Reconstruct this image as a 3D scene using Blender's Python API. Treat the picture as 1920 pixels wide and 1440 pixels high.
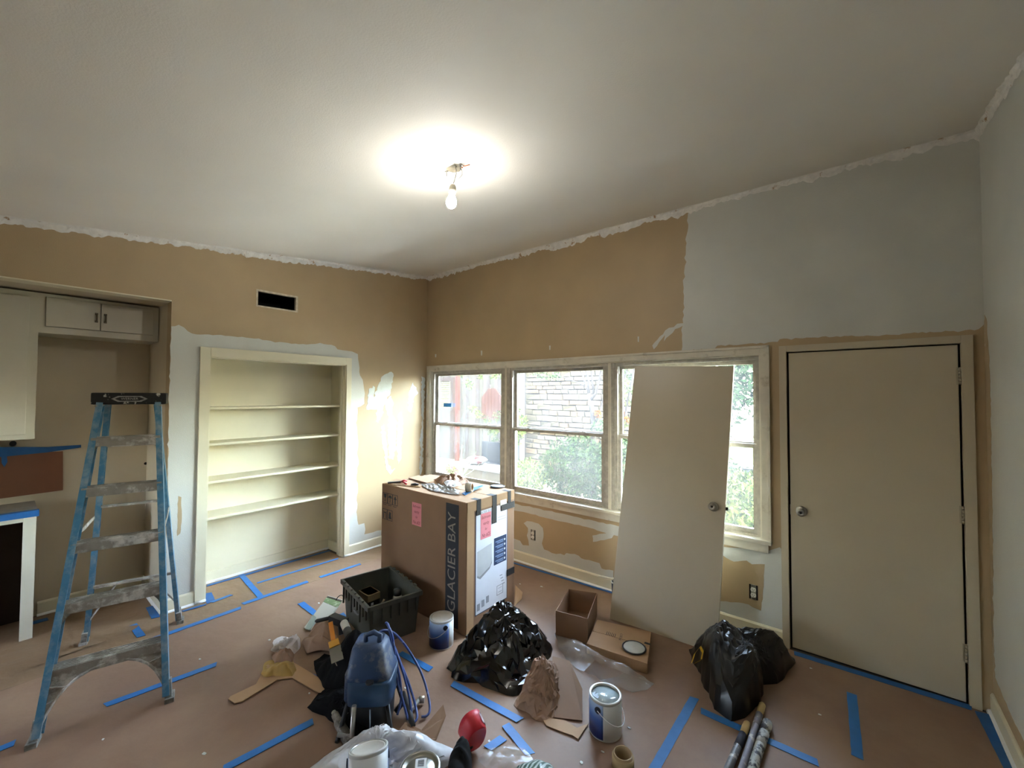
import bpy, bmesh, math, random
from mathutils import Vector, Matrix, noise

# ------------------------------------------------------------------ clear
for o in list(bpy.data.objects): bpy.data.objects.remove(o, do_unlink=True)
SC = bpy.context.scene
COL = SC.collection
PI = math.pi
rnd = random.Random(7)

# ------------------------------------------------------------------ camera
FPX, YAW, PIT, ROL = 783.7, -0.6799, 0.0269, 0.0043
CAM = Vector((4.2434, -3.4963, 1.7379))
_F = Vector((math.cos(PIT)*math.sin(YAW), math.cos(PIT)*math.cos(YAW), math.sin(PIT)))
_R = _F.cross(Vector((0, 0, 1))).normalized(); _U = _R.cross(_F)
RT = _R*math.cos(ROL) + _U*math.sin(ROL); UP = -_R*math.sin(ROL) + _U*math.cos(ROL)
cd = bpy.data.cameras.new('camera'); cam = bpy.data.objects.new('camera', cd); COL.objects.link(cam)
cd.sensor_width = 36.0; cd.lens = FPX/1920*36.0; cd.clip_start = 0.02; cd.clip_end = 300
mw = Matrix((RT, UP, -_F)).transposed().to_4x4(); mw.translation = CAM
cam.matrix_world = mw
SC.camera = cam

# ------------------------------------------------------------------ world, sun, exposure
W = bpy.data.worlds.new('world'); SC.world = W; W.use_nodes = True
wn = W.node_tree.nodes; wl = W.node_tree.links; wn.clear()
sky = wn.new('ShaderNodeTexSky'); sky.sky_type = 'NISHITA'; sky.sun_disc = False
sky.sun_elevation = math.radians(58); sky.sun_rotation = math.radians(90); sky.air_density = 1.2; sky.dust_density = 3.0
wb = wn.new('ShaderNodeBackground'); wb.inputs['Strength'].default_value = 8.5
wo = wn.new('ShaderNodeOutputWorld'); hsv = wn.new('ShaderNodeHueSaturation'); hsv.inputs['Saturation'].default_value = .72; wl.new(sky.outputs[0], hsv.inputs['Color']); wl.new(hsv.outputs[0], wb.inputs[0]); wl.new(wb.outputs[0], wo.inputs[0])
sd = bpy.data.lights.new('sun', 'SUN'); sd.energy = 15.0; sd.angle = math.radians(1.0); sd.color = (1.0, 0.95, 0.86)
sun = bpy.data.objects.new('sun', sd); COL.objects.link(sun)
sun.rotation_euler = Vector((-0.75, 0.02, -1.0)).to_track_quat('-Z', 'Y').to_euler()
BULB_POWER = 165.0
vs = SC.view_settings
vs.view_transform = 'Standard'; vs.look = 'None'; vs.exposure = 1.05; vs.gamma = 1.0; vs.use_curve_mapping = False

# ------------------------------------------------------------------ pixel -> place (direction only; distance from the surface touched)
def ray(u, v):
    return _F + RT*((u-960)/FPX) - UP*((v-720)/FPX)
def hit(u, v, axis, val):
    d = ray(u, v); t = (val-CAM[axis])/d[axis]; return CAM + d*t
def FL(u, v, z=0.0): return hit(u, v, 2, z)
def LW(u, v, x=0.0): return hit(u, v, 0, x)
def WW(u, v, y=0.0): return hit(u, v, 1, y)

# ------------------------------------------------------------------ helpers
class MB:
    def __init__(s): s.v = []; s.f = []; s.sm = []
    def add(s, vs_, fs, smooth=False):
        b = len(s.v); s.v.extend([tuple(q) for q in vs_])
        for f in fs: s.f.append([b+i for i in f]); s.sm.append(smooth)
        return s
    def box(s, x0, x1, y0, y1, z0, z1, T=None, bev=0.0):
        if bev > 0:
            bm = bmesh.new(); bmesh.ops.create_cube(bm, size=1.0)
            bmesh.ops.scale(bm, vec=(x1-x0, y1-y0, z1-z0), verts=bm.verts)
            bmesh.ops.translate(bm, vec=((x0+x1)/2, (y0+y1)/2, (z0+z1)/2), verts=bm.verts)
            bmesh.ops.bevel(bm, geom=bm.edges[:], offset=bev, segments=2, profile=.7, affect='EDGES')
            bm.verts.index_update()
            vv = [v.co.copy() for v in bm.verts]; ff = [[v.index for v in f.verts] for f in bm.faces]; bm.free()
        else:
            vv = [Vector(c) for c in ((x0,y0,z0),(x1,y0,z0),(x1,y1,z0),(x0,y1,z0),(x0,y0,z1),(x1,y0,z1),(x1,y1,z1),(x0,y1,z1))]
            ff = [(0,3,2,1),(4,5,6,7),(0,1,5,4),(1,2,6,5),(2,3,7,6),(3,0,4,7)]
        if T is not None: vv = [T @ v for v in vv]
        return s.add(vv, ff)
    def beam(s, a, b, w, h, up=(0,0,1), ext=0):
        a = Vector(a); b = Vector(b); d = (b-a).normalized(); a = a-d*ext; b = b+d*ext
        u = Vector(up); sx = d.cross(u)
        if sx.length < 1e-4: sx = d.cross(Vector((1,0,0)))
        sx.normalize(); u = sx.cross(d)
        vv = []
        for p in (a, b):
            for i, j in ((-1,-1),(1,-1),(1,1),(-1,1)): vv.append(p + sx*(i*w/2) + u*(j*h/2))
        return s.add(vv, [(0,3,2,1),(4,5,6,7),(0,1,5,4),(1,2,6,5),(2,3,7,6),(3,0,4,7)])
    def tube(s, pts, r, n=8, caps=True, closed=False):
        pts = [Vector(p) for p in pts]; m = len(pts)
        rs = r if isinstance(r, (list, tuple)) else [r]*m
        rings = []; prev = None
        for i, p in enumerate(pts):
            d = (pts[min(i+1, m-1)] - pts[max(i-1, 0)])
            if d.length < 1e-9: d = Vector((0,0,1))
            d.normalize()
            if prev is None:
                a = Vector((0,0,1)) if abs(d.z) < .9 else Vector((1,0,0))
                x = d.cross(a).normalized()
            else:
                x = (prev - d*prev.dot(d)); x = x.normalized() if x.length > 1e-6 else d.orthogonal().normalized()
            prev = x; y = d.cross(x)
            rings.append([p + (x*math.cos(2*PI*k/n) + y*math.sin(2*PI*k/n))*rs[i] for k in range(n)])
        vv = [q for R_ in rings for q in R_]; ff = []
        for i in range(m-1):
            for k in range(n): ff.append((i*n+k, i*n+(k+1)%n, (i+1)*n+(k+1)%n, (i+1)*n+k))
        b = len(s.v); s.add(vv, ff, True)
        if caps:
            s.f.append([b+k for k in range(n)][::-1]); s.sm.append(False)
            s.f.append([b+(m-1)*n+k for k in range(n)]); s.sm.append(False)
        return s
    def lathe(s, prof, n=24, T=None, smooth=True, close=True):
        vv = []; ff = []; m = len(prof)
        for (r, z) in prof:
            for k in range(n):
                a = 2*PI*k/n; vv.append(Vector((r*math.cos(a), r*math.sin(a), z)))
        for i in range(m-1):
            for k in range(n): ff.append((i*n+k, i*n+(k+1)%n, (i+1)*n+(k+1)%n, (i+1)*n+k))
        if T is not None: vv = [T @ v for v in vv]
        b = len(s.v); s.add(vv, ff, smooth)
        if close:
            s.f.append([b+k for k in range(n)][::-1]); s.sm.append(False)
            s.f.append([b+(m-1)*n+k for k in range(n)]); s.sm.append(False)
        return s
    def prism(s, poly, off):
        """poly: list of 3D points, extruded by vector off"""
        off = Vector(off); n = len(poly); a = [Vector(p) for p in poly]; b = [p+off for p in a]
        ff = [list(range(n)), list(range(2*n-1, n-1, -1))]
        for i in range(n): ff.append((i, n+i, n+(i+1) % n, (i+1) % n))
        return s.add(a+b, ff)
    def mesh(s, name):
        me = bpy.data.meshes.new(name); me.from_pydata([tuple(v) for v in s.v], [], s.f)
        me.polygons.foreach_set('use_smooth', s.sm); me.update()
        return me

def fixn(me):
    bm = bmesh.new(); bm.from_mesh(me); bmesh.ops.recalc_face_normals(bm, faces=bm.faces[:]); bm.to_mesh(me); bm.free()

def tag(o, label=None, cat=None, group=None, kind=None):
    if label: o['label'] = label
    if cat: o['category'] = cat
    if group: o['group'] = group
    if kind: o['kind'] = kind
    return o
ROOTM = {}
def root(name, loc=(0,0,0), label=None, cat=None, group=None, kind=None, rz=0.0):
    o = bpy.data.objects.new(name, None); COL.objects.link(o)
    o.empty_display_size = .05
    o.location = loc; o.rotation_euler = (0, 0, rz)
    ROOTM[o.name] = Matrix.Translation(Vector(loc)) @ Matrix.Rotation(rz, 4, 'Z')
    return tag(o, label, cat, group, kind)
def ob(name, mb, mat, parent=None, label=None, cat=None, group=None, kind=None, world=True, fix=True):
    me = mb.mesh(name) if isinstance(mb, MB) else mb
    if fix and isinstance(mb, MB): fixn(me)
    o = bpy.data.objects.new(name, me); COL.objects.link(o)
    if not me.materials:
        for m_ in (mat if isinstance(mat, (list, tuple)) else [mat]): me.materials.append(m_)
    if parent is not None:
        o.parent = parent
        if world and parent.name in ROOTM: o.matrix_parent_inverse = ROOTM[parent.name].inverted()
    return tag(o, label, cat, group, kind)

# ------------------------------------------------------------------ materials
def hexc(h):
    h = h.lstrip('#'); c = [int(h[i:i+2], 16)/255 for i in (0, 2, 4)]
    return tuple((x/12.92 if x <= .04045 else ((x+.055)/1.055)**2.4) for x in c)
MATS = {}
def mat(name, col, rough=.6, metal=0, var=.08, scale=6.0, bump=0.0, bscale=80.0, col2=None, mixlo=.45, mixhi=.6, mscale=8.0,
        spec=.5, detail=6, trans=0, alpha=1.0, coat=0.0, stretch=None, bdist=.004):
    """principled surface; colour varies by a noise, optional second colour in noise patches, optional fine relief"""
    if name in MATS: return MATS[name]
    m = bpy.data.materials.new(name); m.use_nodes = True; nt = m.node_tree; N = nt.nodes; L = nt.links; N.clear()
    out = N.new('ShaderNodeOutputMaterial'); b = N.new('ShaderNodeBsdfPrincipled'); L.new(b.outputs[0], out.inputs[0])
    b.inputs['Roughness'].default_value = rough; b.inputs['Metallic'].default_value = metal
    b.inputs['Specular IOR Level'].default_value = spec
    b.inputs['Transmission Weight'].default_value = trans; b.inputs['Alpha'].default_value = alpha
    b.inputs['Coat Weight'].default_value = coat
    tc = N.new('ShaderNodeTexCoord'); mp = N.new('ShaderNodeMapping'); L.new(tc.outputs['Object'], mp.inputs[0])
    if stretch: mp.inputs['Scale'].default_value = stretch
    c = hexc(col) if isinstance(col, str) else col
    nz = N.new('ShaderNodeTexNoise'); nz.inputs['Scale'].default_value = scale; nz.inputs['Detail'].default_value = detail
    L.new(mp.outputs[0], nz.inputs[0])
    rp = N.new('ShaderNodeMapRange'); rp.inputs[1].default_value = .3; rp.inputs[2].default_value = .7
    rp.inputs[3].default_value = 1-var; rp.inputs[4].default_value = 1+var; L.new(nz.outputs[0], rp.inputs[0])
    mx = N.new('ShaderNodeMix'); mx.data_type = 'RGBA'; mx.blend_type = 'MULTIPLY'; mx.inputs[0].default_value = 1
    cb = N.new('ShaderNodeCombineColor')
    for i in range(3): L.new(rp.outputs[0], cb.inputs[i])
    L.new(cb.outputs[0], mx.inputs[7])
    if col2:
        c2 = hexc(col2) if isinstance(col2, str) else col2
        n2 = N.new('ShaderNodeTexNoise'); n2.inputs['Scale'].default_value = mscale; n2.inputs['Detail'].default_value = 8
        n2.inputs['Roughness'].default_value = .65; L.new(mp.outputs[0], n2.inputs[0])
        r2 = N.new('ShaderNodeMapRange'); r2.inputs[1].default_value = mixlo; r2.inputs[2].default_value = mixhi; L.new(n2.outputs[0], r2.inputs[0])
        m2 = N.new('ShaderNodeMix'); m2.data_type = 'RGBA'; m2.inputs[6].default_value = (*c, 1); m2.inputs[7].default_value = (*c2, 1)
        L.new(r2.outputs[0], m2.inputs[0]); L.new(m2.outputs[2], mx.inputs[6])
    else: mx.inputs[6].default_value = (*c, 1)
    L.new(mx.outputs[2], b.inputs['Base Color'])
    if bump > 0:
        n3 = N.new('ShaderNodeTexNoise'); n3.inputs['Scale'].default_value = bscale; n3.inputs['Detail'].default_value = 4; L.new(mp.outputs[0], n3.inputs[0])
        bp = N.new('ShaderNodeBump'); bp.inputs['Strength'].default_value = bump; bp.inputs['Distance'].default_value = bdist
        L.new(n3.outputs[0], bp.inputs['Height']); L.new(bp.outputs[0], b.inputs['Normal'])
    MATS[name] = m
    return m

def text_mesh(s, size, font_shear=0.0):
    cu = bpy.data.curves.new('t', 'FONT'); cu.body = s; cu.size = size; cu.align_x = 'CENTER'; cu.align_y = 'CENTER'; cu.shear = font_shear
    cu.resolution_u = 3
    o = bpy.data.objects.new('t', cu); COL.objects.link(o)
    bpy.context.view_layer.update()
    me = bpy.data.meshes.new_from_object(o.evaluated_get(bpy.context.evaluated_depsgraph_get()))
    bpy.data.objects.remove(o, do_unlink=True); bpy.data.curves.remove(cu)
    return me
def text_ob(name, s, size, origin, ex, ey, mat_, parent, sx=1.0, lift=.0015, shear=0.0):
    """flat printed lettering on a surface: ex reading direction, ey up direction"""
    me = text_mesh(s, size, shear); ex = Vector(ex).normalized(); ey = Vector(ey).normalized(); n = ex.cross(ey); o_ = Vector(origin) + n*lift
    for v in me.vertices: c = v.co.copy(); v.co = o_ + ex*(c.x*sx) + ey*c.y
    me.materials.clear(); me.name = name
    return ob(name, me, mat_, parent)

def tri(x):
    x = x - math.floor(x); return 1-abs(2*x-1)
def crease(p, seed=0, fr=4.0, oct=3):
    """creased height 0..1 : warped triangle waves, sharp folds like plastic or paper"""
    s = 0; a = 1; t = 0; rr = random.Random(seed)
    q_ = p*fr*.45 + Vector((seed*3.1, 1.7, 2.2)); w = Vector((noise.noise(q_), noise.noise(q_ + Vector((17.3, 5.1, 9.7))), 0))
    for k in range(oct):
        d = Vector((rr.uniform(-1,1), rr.uniform(-1,1), rr.uniform(-1,1))).normalized()
        s += a*tri(d.dot(p)*fr + w.x*1.3*(1-.5*(k % 2)) + w.y*.6 + rr.random()); t += a
        fr *= 1.75; a *= .55
    return s/t
# ================================================================== MATERIALS
m_ceil = mat('ceiling_paint', '#e4dfd4', .75, var=.03, scale=1.5, bump=.25, bscale=140)
m_tan = mat('tan_wall_paint', '#b09975', .5, var=.05, scale=2.5, bump=.22, bscale=170)
m_prim = mat('grey_primer', '#c9c9c0', .42, var=.05, scale=3, bump=.35, bscale=170)
m_spk = mat('spackle_white', '#cdd0c9', .7, var=.06, scale=14, bump=.4, bscale=60)
m_cream = mat('cream_enamel', '#dcd4b8', .38, var=.05, scale=3, bump=.06, bscale=90)
m_door = mat('door_enamel', '#bdb198', .36, var=.04, scale=2.2, bump=.08, bscale=110)
m_trimw = mat('window_trim_paint', '#cec7b5', .5, var=.08, scale=10, col2='#b0a690', mixlo=.58, mixhi=.7, mscale=9, bump=.15, bscale=60)
m_white = mat('white_enamel', '#e9e9e6', .4, var=.04, scale=5)
m_alu = mat('old_aluminium', '#a29c90', .5, .25, var=.08, scale=18, col2='#b4ada0', mscale=20, bump=.1, bscale=60)
m_plas = mat('rough_joint_plaster', '#e2dfd8', .9, var=.1, scale=25, bump=.8, bscale=55, col2='#a98a66', mixlo=.60, mixhi=.66, mscale=16)
m_dark = mat('dark_gap', '#1a140e', .9, var=.1)
m_black = mat('black_void', '#060606', .9, var=.0)
m_conc = mat('slab', '#4b423a', .85, var=.2, scale=4, bump=.2, bscale=30)
m_paper = mat('kraft_masking_paper', '#846752', .62, var=.07, scale=2.2, bump=.3, bscale=14, bdist=.01, col2='#8e725a', mscale=1.3)
m_paper2 = mat('kraft_masking_paper_wrinkled', '#846a4f', .6, var=.1, scale=3, bump=.6, bscale=9, bdist=.015)
m_blue = mat('blue_painter_tape', '#2a6cab', .55, var=.1, scale=14, bump=.3, bscale=40)
m_blued = mat('blue_painter_tape_deep', '#1c5893', .55, var=.1, scale=14, bump=.3, bscale=40)
m_chrome = mat('brushed_nickel', '#a9a49a', .28, .9, var=.06, scale=20)
m_hinge = mat('painted_hinge', '#a89d86', .45, .1, var=.1, scale=30)

# ================================================================== ROOM SHELL
XR = 4.837; YB = -6.0; XN = -.72
def HC(x, y): return 3.2701 - .001*x + .1121*y

def wall_cells(mk, us, vs_, holes):
    """grid of cells in wall plane, skipping holes; mk(u0,u1,v0,v1)"""
    for i in range(len(us)-1):
        for j in range(len(vs_)-1):
            u = (us[i]+us[i+1])/2; v = (vs_[j]+vs_[j+1])/2
            if any(h[0] < u < h[1] and h[2] < v < h[3] for h in holes): continue
            mk(us[i], us[i+1], vs_[j], vs_[j+1])
TOPZ = 3.45
# openings on the left wall (y0,y1,z0,z1)
H_NICHE = (-4.7, -2.617, 0, 2.492); H_CLOS = (-2.352, -1.108, 0, 2.06); H_VENT = (-2.0, -1.632, 2.55, 2.705)
g = MB(); hs = [H_NICHE, H_CLOS, H_VENT]
us = sorted({YB, 0.0, *[h[0] for h in hs], *[h[1] for h in hs]}); zs = sorted({0.0, TOPZ, *[h[2] for h in hs], *[h[3] for h in hs]})
wall_cells(lambda a, b, c, d: g.box(-.12, 0, a, b, c, d), us, zs, hs)
wall_left = ob('wall_left', g, m_tan, kind='structure')
# window wall
H_WIN = (.085, 3.742, .70, 2.045); H_DOOR = (3.90, 4.741, 0, 2.048)
g = MB(); hs = [H_WIN, H_DOOR]
us = sorted({-.12, XR+.12, *[h[0] for h in hs], *[h[1] for h in hs]}); zs = sorted({0.0, TOPZ, *[h[2] for h in hs], *[h[3] for h in hs]})
wall_cells(lambda a, b, c, d: g.box(a, b, 0, .14, c, d), us, zs, hs)
wall_back = ob('wall_back', g, m_tan, kind='structure')
g = MB(); g.box(XR, XR+.12, YB, 0, 0, TOPZ); wall_right = ob('wall_right', g, m_prim, kind='structure')
# wall behind the camera, with an added unseen window for fill light
H_FILL = (.3, .8, 1.0, 2.0)
g = MB(); wall_cells(lambda a, b, c, d: g.box(a, b, YB-.12, YB, c, d), [-.12, .3, .8, XR+.12], [0, 1.0, 2.0, TOPZ], [H_FILL])
wall_front = ob('wall_front', g, m_tan, kind='structure')
g = MB()
vv = []
for (x, y) in ((-.9, YB-.12), (XR+.12, YB-.12), (XR+.12, .14), (-.9, .14)): vv.append((x, y, HC(x, y)))
vv += [(x, y, z+.12) for (x, y, z) in vv]
g.add(vv, [(0,1,2,3),(7,6,5,4),(0,4,5,1),(1,5,6,2),(2,6,7,3),(3,7,4,0)])
ceiling = ob('ceiling', g, m_ceil, kind='structure')
g = MB(); g.box(-.9, XR+.12, YB-.12, .14, -.1, 0); floor = ob('floor', g, m_conc, kind='structure')
# kitchen niche shell (recess behind the left wall)
g = MB()
g.box(XN-.1, XN, -4.7, -2.517, 0, 2.592)              # back
g.box(XN, -.12, -2.617, -2.517, 0, 2.592)             # right cheek
g.box(XN, -.12, -4.8, -4.7, 0, 2.592)                 # left cheek
g.box(XN, -.12, -4.7, -2.617, 2.492, 2.592)           # soffit
wall_niche = ob('wall_niche', g, mat('niche_paint', '#c6b99f', .55, var=.05, scale=3, bump=.15, bscale=150), kind='structure')
g = MB(); g.box(-.118, .001, -4.7, -2.617, 2.484, 2.4925); ob('trim_1', g, m_cream, kind='structure')   # painted soffit edge
# vent duct
vr = root('vent_opening', (0, -1.816, 2.55), 'open rectangular air vent hole with bare metal collar high on tan wall', 'vent')
g = MB(); y0, y1, z0, z1 = H_VENT
g.box(-.42, -.40, y0, y1, z0, z1); g.box(-.42, -.015, y0-.004, y0, z0, z1); g.box(-.42, -.015, y1, y1+.004, z0, z1)
g.box(-.42, -.015, y0, y1, z0-.004, z0); g.box(-.42, -.015, y0, y1, z1, z1+.004)
ob('duct', g, mat('duct_dark', '#171512', .7, .3), vr)
g = MB(); t = .012
for a in ((y0-.003, y0+t, z0, z1), (y1-t*1.4, y1+.003, z0, z1), (y0, y1, z0-.003, z0+t*.9), (y0, y1, z1-t, z1+.003)): g.box(-.03, .003, *a)
ob('collar', g, mat('vent_collar', '#c9bda4', .6, var=.2, scale=30), vr)

# ---- paint coats laid on the walls: outlines taken from the photo, thin layers of paint
def jag(poly, step, amp, seed):
    r = random.Random(seed); out = []
    n = len(poly)
    for i in range(n):
        a = Vector(poly[i]); b = Vector(poly[(i+1) % n]); d = b-a; m_ = max(1, int(d.length/step)); nn = Vector((-d.y, d.x)).normalized() if d.length > 0 else Vector((0,0))
        for k in range(m_):
            o_ = 0 if k == 0 else r.gauss(0, amp)
            out.append(a + d*(k/m_) + nn*o_)
    return out
def coat(plane, pts, m_, parent, lift=.0012, amp=.9, step=7, seed=1):
    q = jag(pts, step, amp, seed)
    if plane == 'L': P_ = [LW(u, v, 0) for u, v in q]; off = Vector((lift, 0, 0))
    elif plane == 'W': P_ = [WW(u, v, 0) for u, v in q]; off = Vector((0, -lift, 0))
    else: P_ = [hit(u, v, 0, XR) for u, v in q]; off = Vector((-lift, 0, 0))
    g = MB(); g.prism(P_, off); return ob('paint_patch', g, m_, parent)
coat('L', [(321,612),(335,609),(345,614),(352,621),(368,627),(430,630),(470,634),(500,638),(540,643),(575,646),(600,643),(628,649),(633,655),(660,659),(671,664),(674,690),(675,704),(680,712),(684,738),(683,757),(676,762),(670,764),(669,800),(672,830),(669,850),(672,862),(668,900),(671,915),(668,960),(672,984),(683,981),(685,993),(683,1002),(715,994),(715,1016),(652,1036),(656,682),(386,664),(374,1125),(309,1148),(317,735)], m_prim, wall_left)
coat('L', [(334,930),(340,932),(341,965),(338,1000),(332,1005)], m_tan, wall_left, .002, .6)
for i, s_ in enumerate([
  [(687,768),(691,730),(699,723),(703,726),(701,745),(707,728),(715,707),(734,697),(738,705),(732,738),(722,752),(716,780),(709,793),(705,790),(707,768),(699,768)],
  [(721,754),(733,742),(738,756),(735,778),(743,790),(742,838),(737,862),(730,860),(727,820),(728,785)],
  [(714,800),(720,796),(725,830),(727,868),(735,882),(741,878),(732,890),(724,880),(718,835)],
  [(746,778),(752,771),(755,790),(752,840),(751,862),(747,870),(743,840)],
  [(765,770),(766,737),(774,717),(784,737),(776,746),(770,774)],
  [(790,706),(796,708),(795,760),(791,884),(786,892),(788,850),(787,822),(791,800)]]):
    coat('L', s_, m_spk, wall_left, .002, .9, 3.5, 30+i)
coat('W', [(1297,387),(1315,380),(1500,334),(1660,290),(1838,243),(1847,606),(1835,617),(1780,621),(1700,625),(1640,630),(1590,630),(1520,633),(1462,636),(1458,641),(1440,642),(1390,646),(1345,648),(1338,656),(1278,658),(1280,611),(1266,617),(1245,640),(1247,628),(1226,655),(1223,648),(1247,620),(1270,607),(1281,606),(1282,540),(1286,470),(1290,400)], m_prim, wall_back, amp=1.2, seed=3)
coat('W', [(860,922),(965,944),(1165,988),(1165,1006),(1140,1001),(1100,988),(1040,975),(990,962),(963,957),(860,932)], m_prim, wall_back, seed=4, amp=.6)
coat('W', [(982,981),(988,977),(997,978),(1010,982),(1018,990),(1019,1008),(1016,1019),(1020,1030),(1035,1037),(1058,1041),(1062,1037),(1085,1042),(1090,1047),(1104,1050),(1124,1056),(1128,1066),(1150,1070),(1150,1090),(940,1045),(940,1003),(964,1010),(975,1014),(980,1022),(992,1023),(988,1004),(990,990)], m_prim, wall_back, seed=5, amp=.7)
coat('W', [(1111,1004),(1150,998),(1152,1001),(1147,1009),(1112,1016)], m_prim, wall_back, .002, .5, 6, 6)
coat('W', [(1300,1020),(1440,1033),(1462,1026),(1466,1030),(1469,1205),(1300,1160)], m_prim, wall_back, seed=7, amp=.3)
coat('W', [(1300,1045),(1354,1040),(1362,1046),(1376,1053),(1400,1051),(1410,1058),(1434,1058),(1432,1100),(1427,1145),(1395,1131),(1354,1127),(1300,1125)], m_tan, wall_back, .0024, .5, 7, 8)
for i, (u, v, h_) in enumerate(((903,662,9),(1031,652,8),(1197,636,10),(817,667,6))):
    coat('W', [(u-1.3,v-h_/2),(u+1.3,v-h_/2),(u+1,v+h_/2),(u-1,v+h_/2)], m_spk, wall_back, .002, .2, 4, 50+i)
coat('R', [(1846,590),(1850,598),(1853,640),(1856,700),(1860,900),(1863,1200),(1866,1270),(1880,1305),(1920,1390),(1920,1440),(1900,1440),(1852,1330)], m_tan, wall_right, seed=9, amp=.6)

# ---- torn joint plaster where a ceiling moulding was pulled off
def joint(name, P0, P1, inw, seed, n=260, base=.022):
    P0 = Vector(P0); P1 = Vector(P1); inw = Vector(inw); r = random.Random(seed); g = MB(); vv = []
    for i in range(n+1):
        t = i/n; c = P0.lerp(P1, t); s_ = t*(P1-P0).length
        wv = base*(.55 + 1.3*abs(noise.noise(Vector((s_*1.7, seed, 0)))) + .9*abs(noise.noise(Vector((s_*9, seed, 3)))) + .35*noise.noise(Vector((s_*40, seed, 7))))
        wc = base*(.35 + .8*abs(noise.noise(Vector((s_*3, seed, 11)))) + .5*abs(noise.noise(Vector((s_*14, seed, 13)))))
        th = .004 + .006*abs(noise.noise(Vector((s_*12, seed, 5))))
        zc = c.z
        vv += [c + Vector((0,0,-wv)) + inw*.0005, c + Vector((0,0,-wv*.75)) + inw*th, c + Vector((0,0,-wv*(.35+.15*r.random()))) + inw*th*(1.2+r.random()*.6),
               c + Vector((0,0,-.008-.004*r.random())) + inw*(.010+.004*r.random()), c + inw*wc*.8 + Vector((0,0,-.004)), c + inw*wc + Vector((0,0,-.0004))]
    ff = []
    for i in range(n):
        for k in range(5): ff.append((i*6+k, i*6+k+1, (i+1)*6+k+1, (i+1)*6+k))
    g.add(vv, ff, False); return ob(name, g, m_plas, kind='structure', fix=False)
joint('trim_2', (0, YB, HC(0, YB)), (0, 0, HC(0, 0)), (1, 0, 0), 3.3, 520, .046)
joint('trim_3', (0, 0, HC(0, 0)), (XR, 0, HC(XR, 0)), (0, -1, 0), 8.1, 420, .050)
joint('trim_4', (XR, 0, HC(XR, 0)), (XR, YB, HC(XR, YB)), (-1, 0, 0), 5.7, 300, .040)

# ---- baseboards with quarter round
def baseboard(name, a, b, inw, h=.108, t=.014):
    a = Vector(a); b = Vector(b); n_ = Vector(inw)
    r_ = root(name, (a+b)/2, kind='structure'); g = MB()
    prof = [(0,0),(t,0),(t,h-.012),(t*.5,h),(0,h)]
    g.prism([a + n_*p + Vector((0,0,z)) for p, z in prof], b-a); ob('board', g, m_cream, r_)
    g = MB(); q = .017
    prof = [(t,0)] + [(t+q*math.cos(k*PI/8), q*math.sin(k*PI/8)) for k in range(5)]
    g.prism([a + n_*p + Vector((0,0,z)) for p, z in prof], b-a); ob('quarter_round', g, m_white, r_)
    return r_
baseboard('baseboard_back', (.0, 0, 0), (3.856, 0, 0), (0, -1, 0))
baseboard('baseboard_left', (0, 0, 0), (0, -1.056, 0), (1, 0, 0))
baseboard('baseboard_pier', (0, -2.425, 0), (0, -2.617, 0), (1, 0, 0))
baseboard('baseboard_right', (XR, -.0, 0), (XR, YB, 0), (-1, 0, 0))
baseboard('baseboard_niche', (XN, -3.25, 0), (XN, -2.617, 0), (1, 0, 0))
baseboard('baseboard_cheek', (XN, -2.617, 0), (-.0, -2.617, 0), (0, -1, 0))

# ================================================================== CLOSED DOOR
dr = root('door_1', (4.32, 0, 0), 'closed cream flush door with nickel knob beside right wall', kind='structure')
g = MB(); g.box(3.912, 4.731, -.004, .034, .014, 2.040, bev=.002); ob('slab', g, m_door, dr)
g = MB(); g.box(3.88, 3.90, -.002, .14, 0, 2.068); g.box(4.741, 4.76, -.002, .14, 0, 2.068); g.box(3.88, 4.76, -.002, .14, 2.048, 2.068); ob('jamb', g, m_door, dr)
g = MB(); g.box(3.86, 4.78, .05, .14, 0, 2.06); ob('door_stop', g, m_dark, dr)
for a in ((3.856, 3.899, -.019, 0, 0, 2.093), (4.742, 4.791, -.019, 0, 0, 2.093), (3.899, 4.742, -.019, 0, 2.050, 2.093)):
    g = MB(); g.box(*a, bev=.003); ob('casing', g, m_door, dr)
for zc in (1.86, 1.066, .289):
    g = MB()
    for k in range(5): g.tube([(4.736, -.012, zc-.05+k*.02), (4.736, -.012, zc-.05+k*.02+.0185)], .0075 if k % 2 else .007, 8)
    g.box(4.722, 4.736, -.006, -.004, zc-.05, zc+.05); g.box(4.737, 4.748, -.006, -.001, zc-.05, zc+.05)
    ob('hinge', g, m_hinge, dr)
def knob(parent, pos, nrm, m_=m_chrome):
    T = Matrix.Translation(Vector(pos)) @ Vector(nrm).to_track_quat('Z', 'Y').to_matrix().to_4x4()
    g = MB(); g.lathe([(.0,.0),(.034,0),(.034,.004),(.028,.010),(.016,.013),(.012,.020),(.012,.030),(.020,.036),(.027,.045),(.027,.056),(.021,.063),(.010,.065),(.009,.062),(0,.062)], 24, T)
    k = ob('knob', g, m_, parent)
    g = MB(); g.lathe([(0,.062),(.006,.0622),(.006,.066),(0,.066)], 10, T); ob('key_cylinder', g, m_dark, k)
    return k
knob(dr, (3.975, -.004, .954), (0, -1, 0))
g = MB(); g.box(3.909, 3.913, -.006, .02, .92, .985); ob('latch_plate', g, m_chrome, dr)

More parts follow.
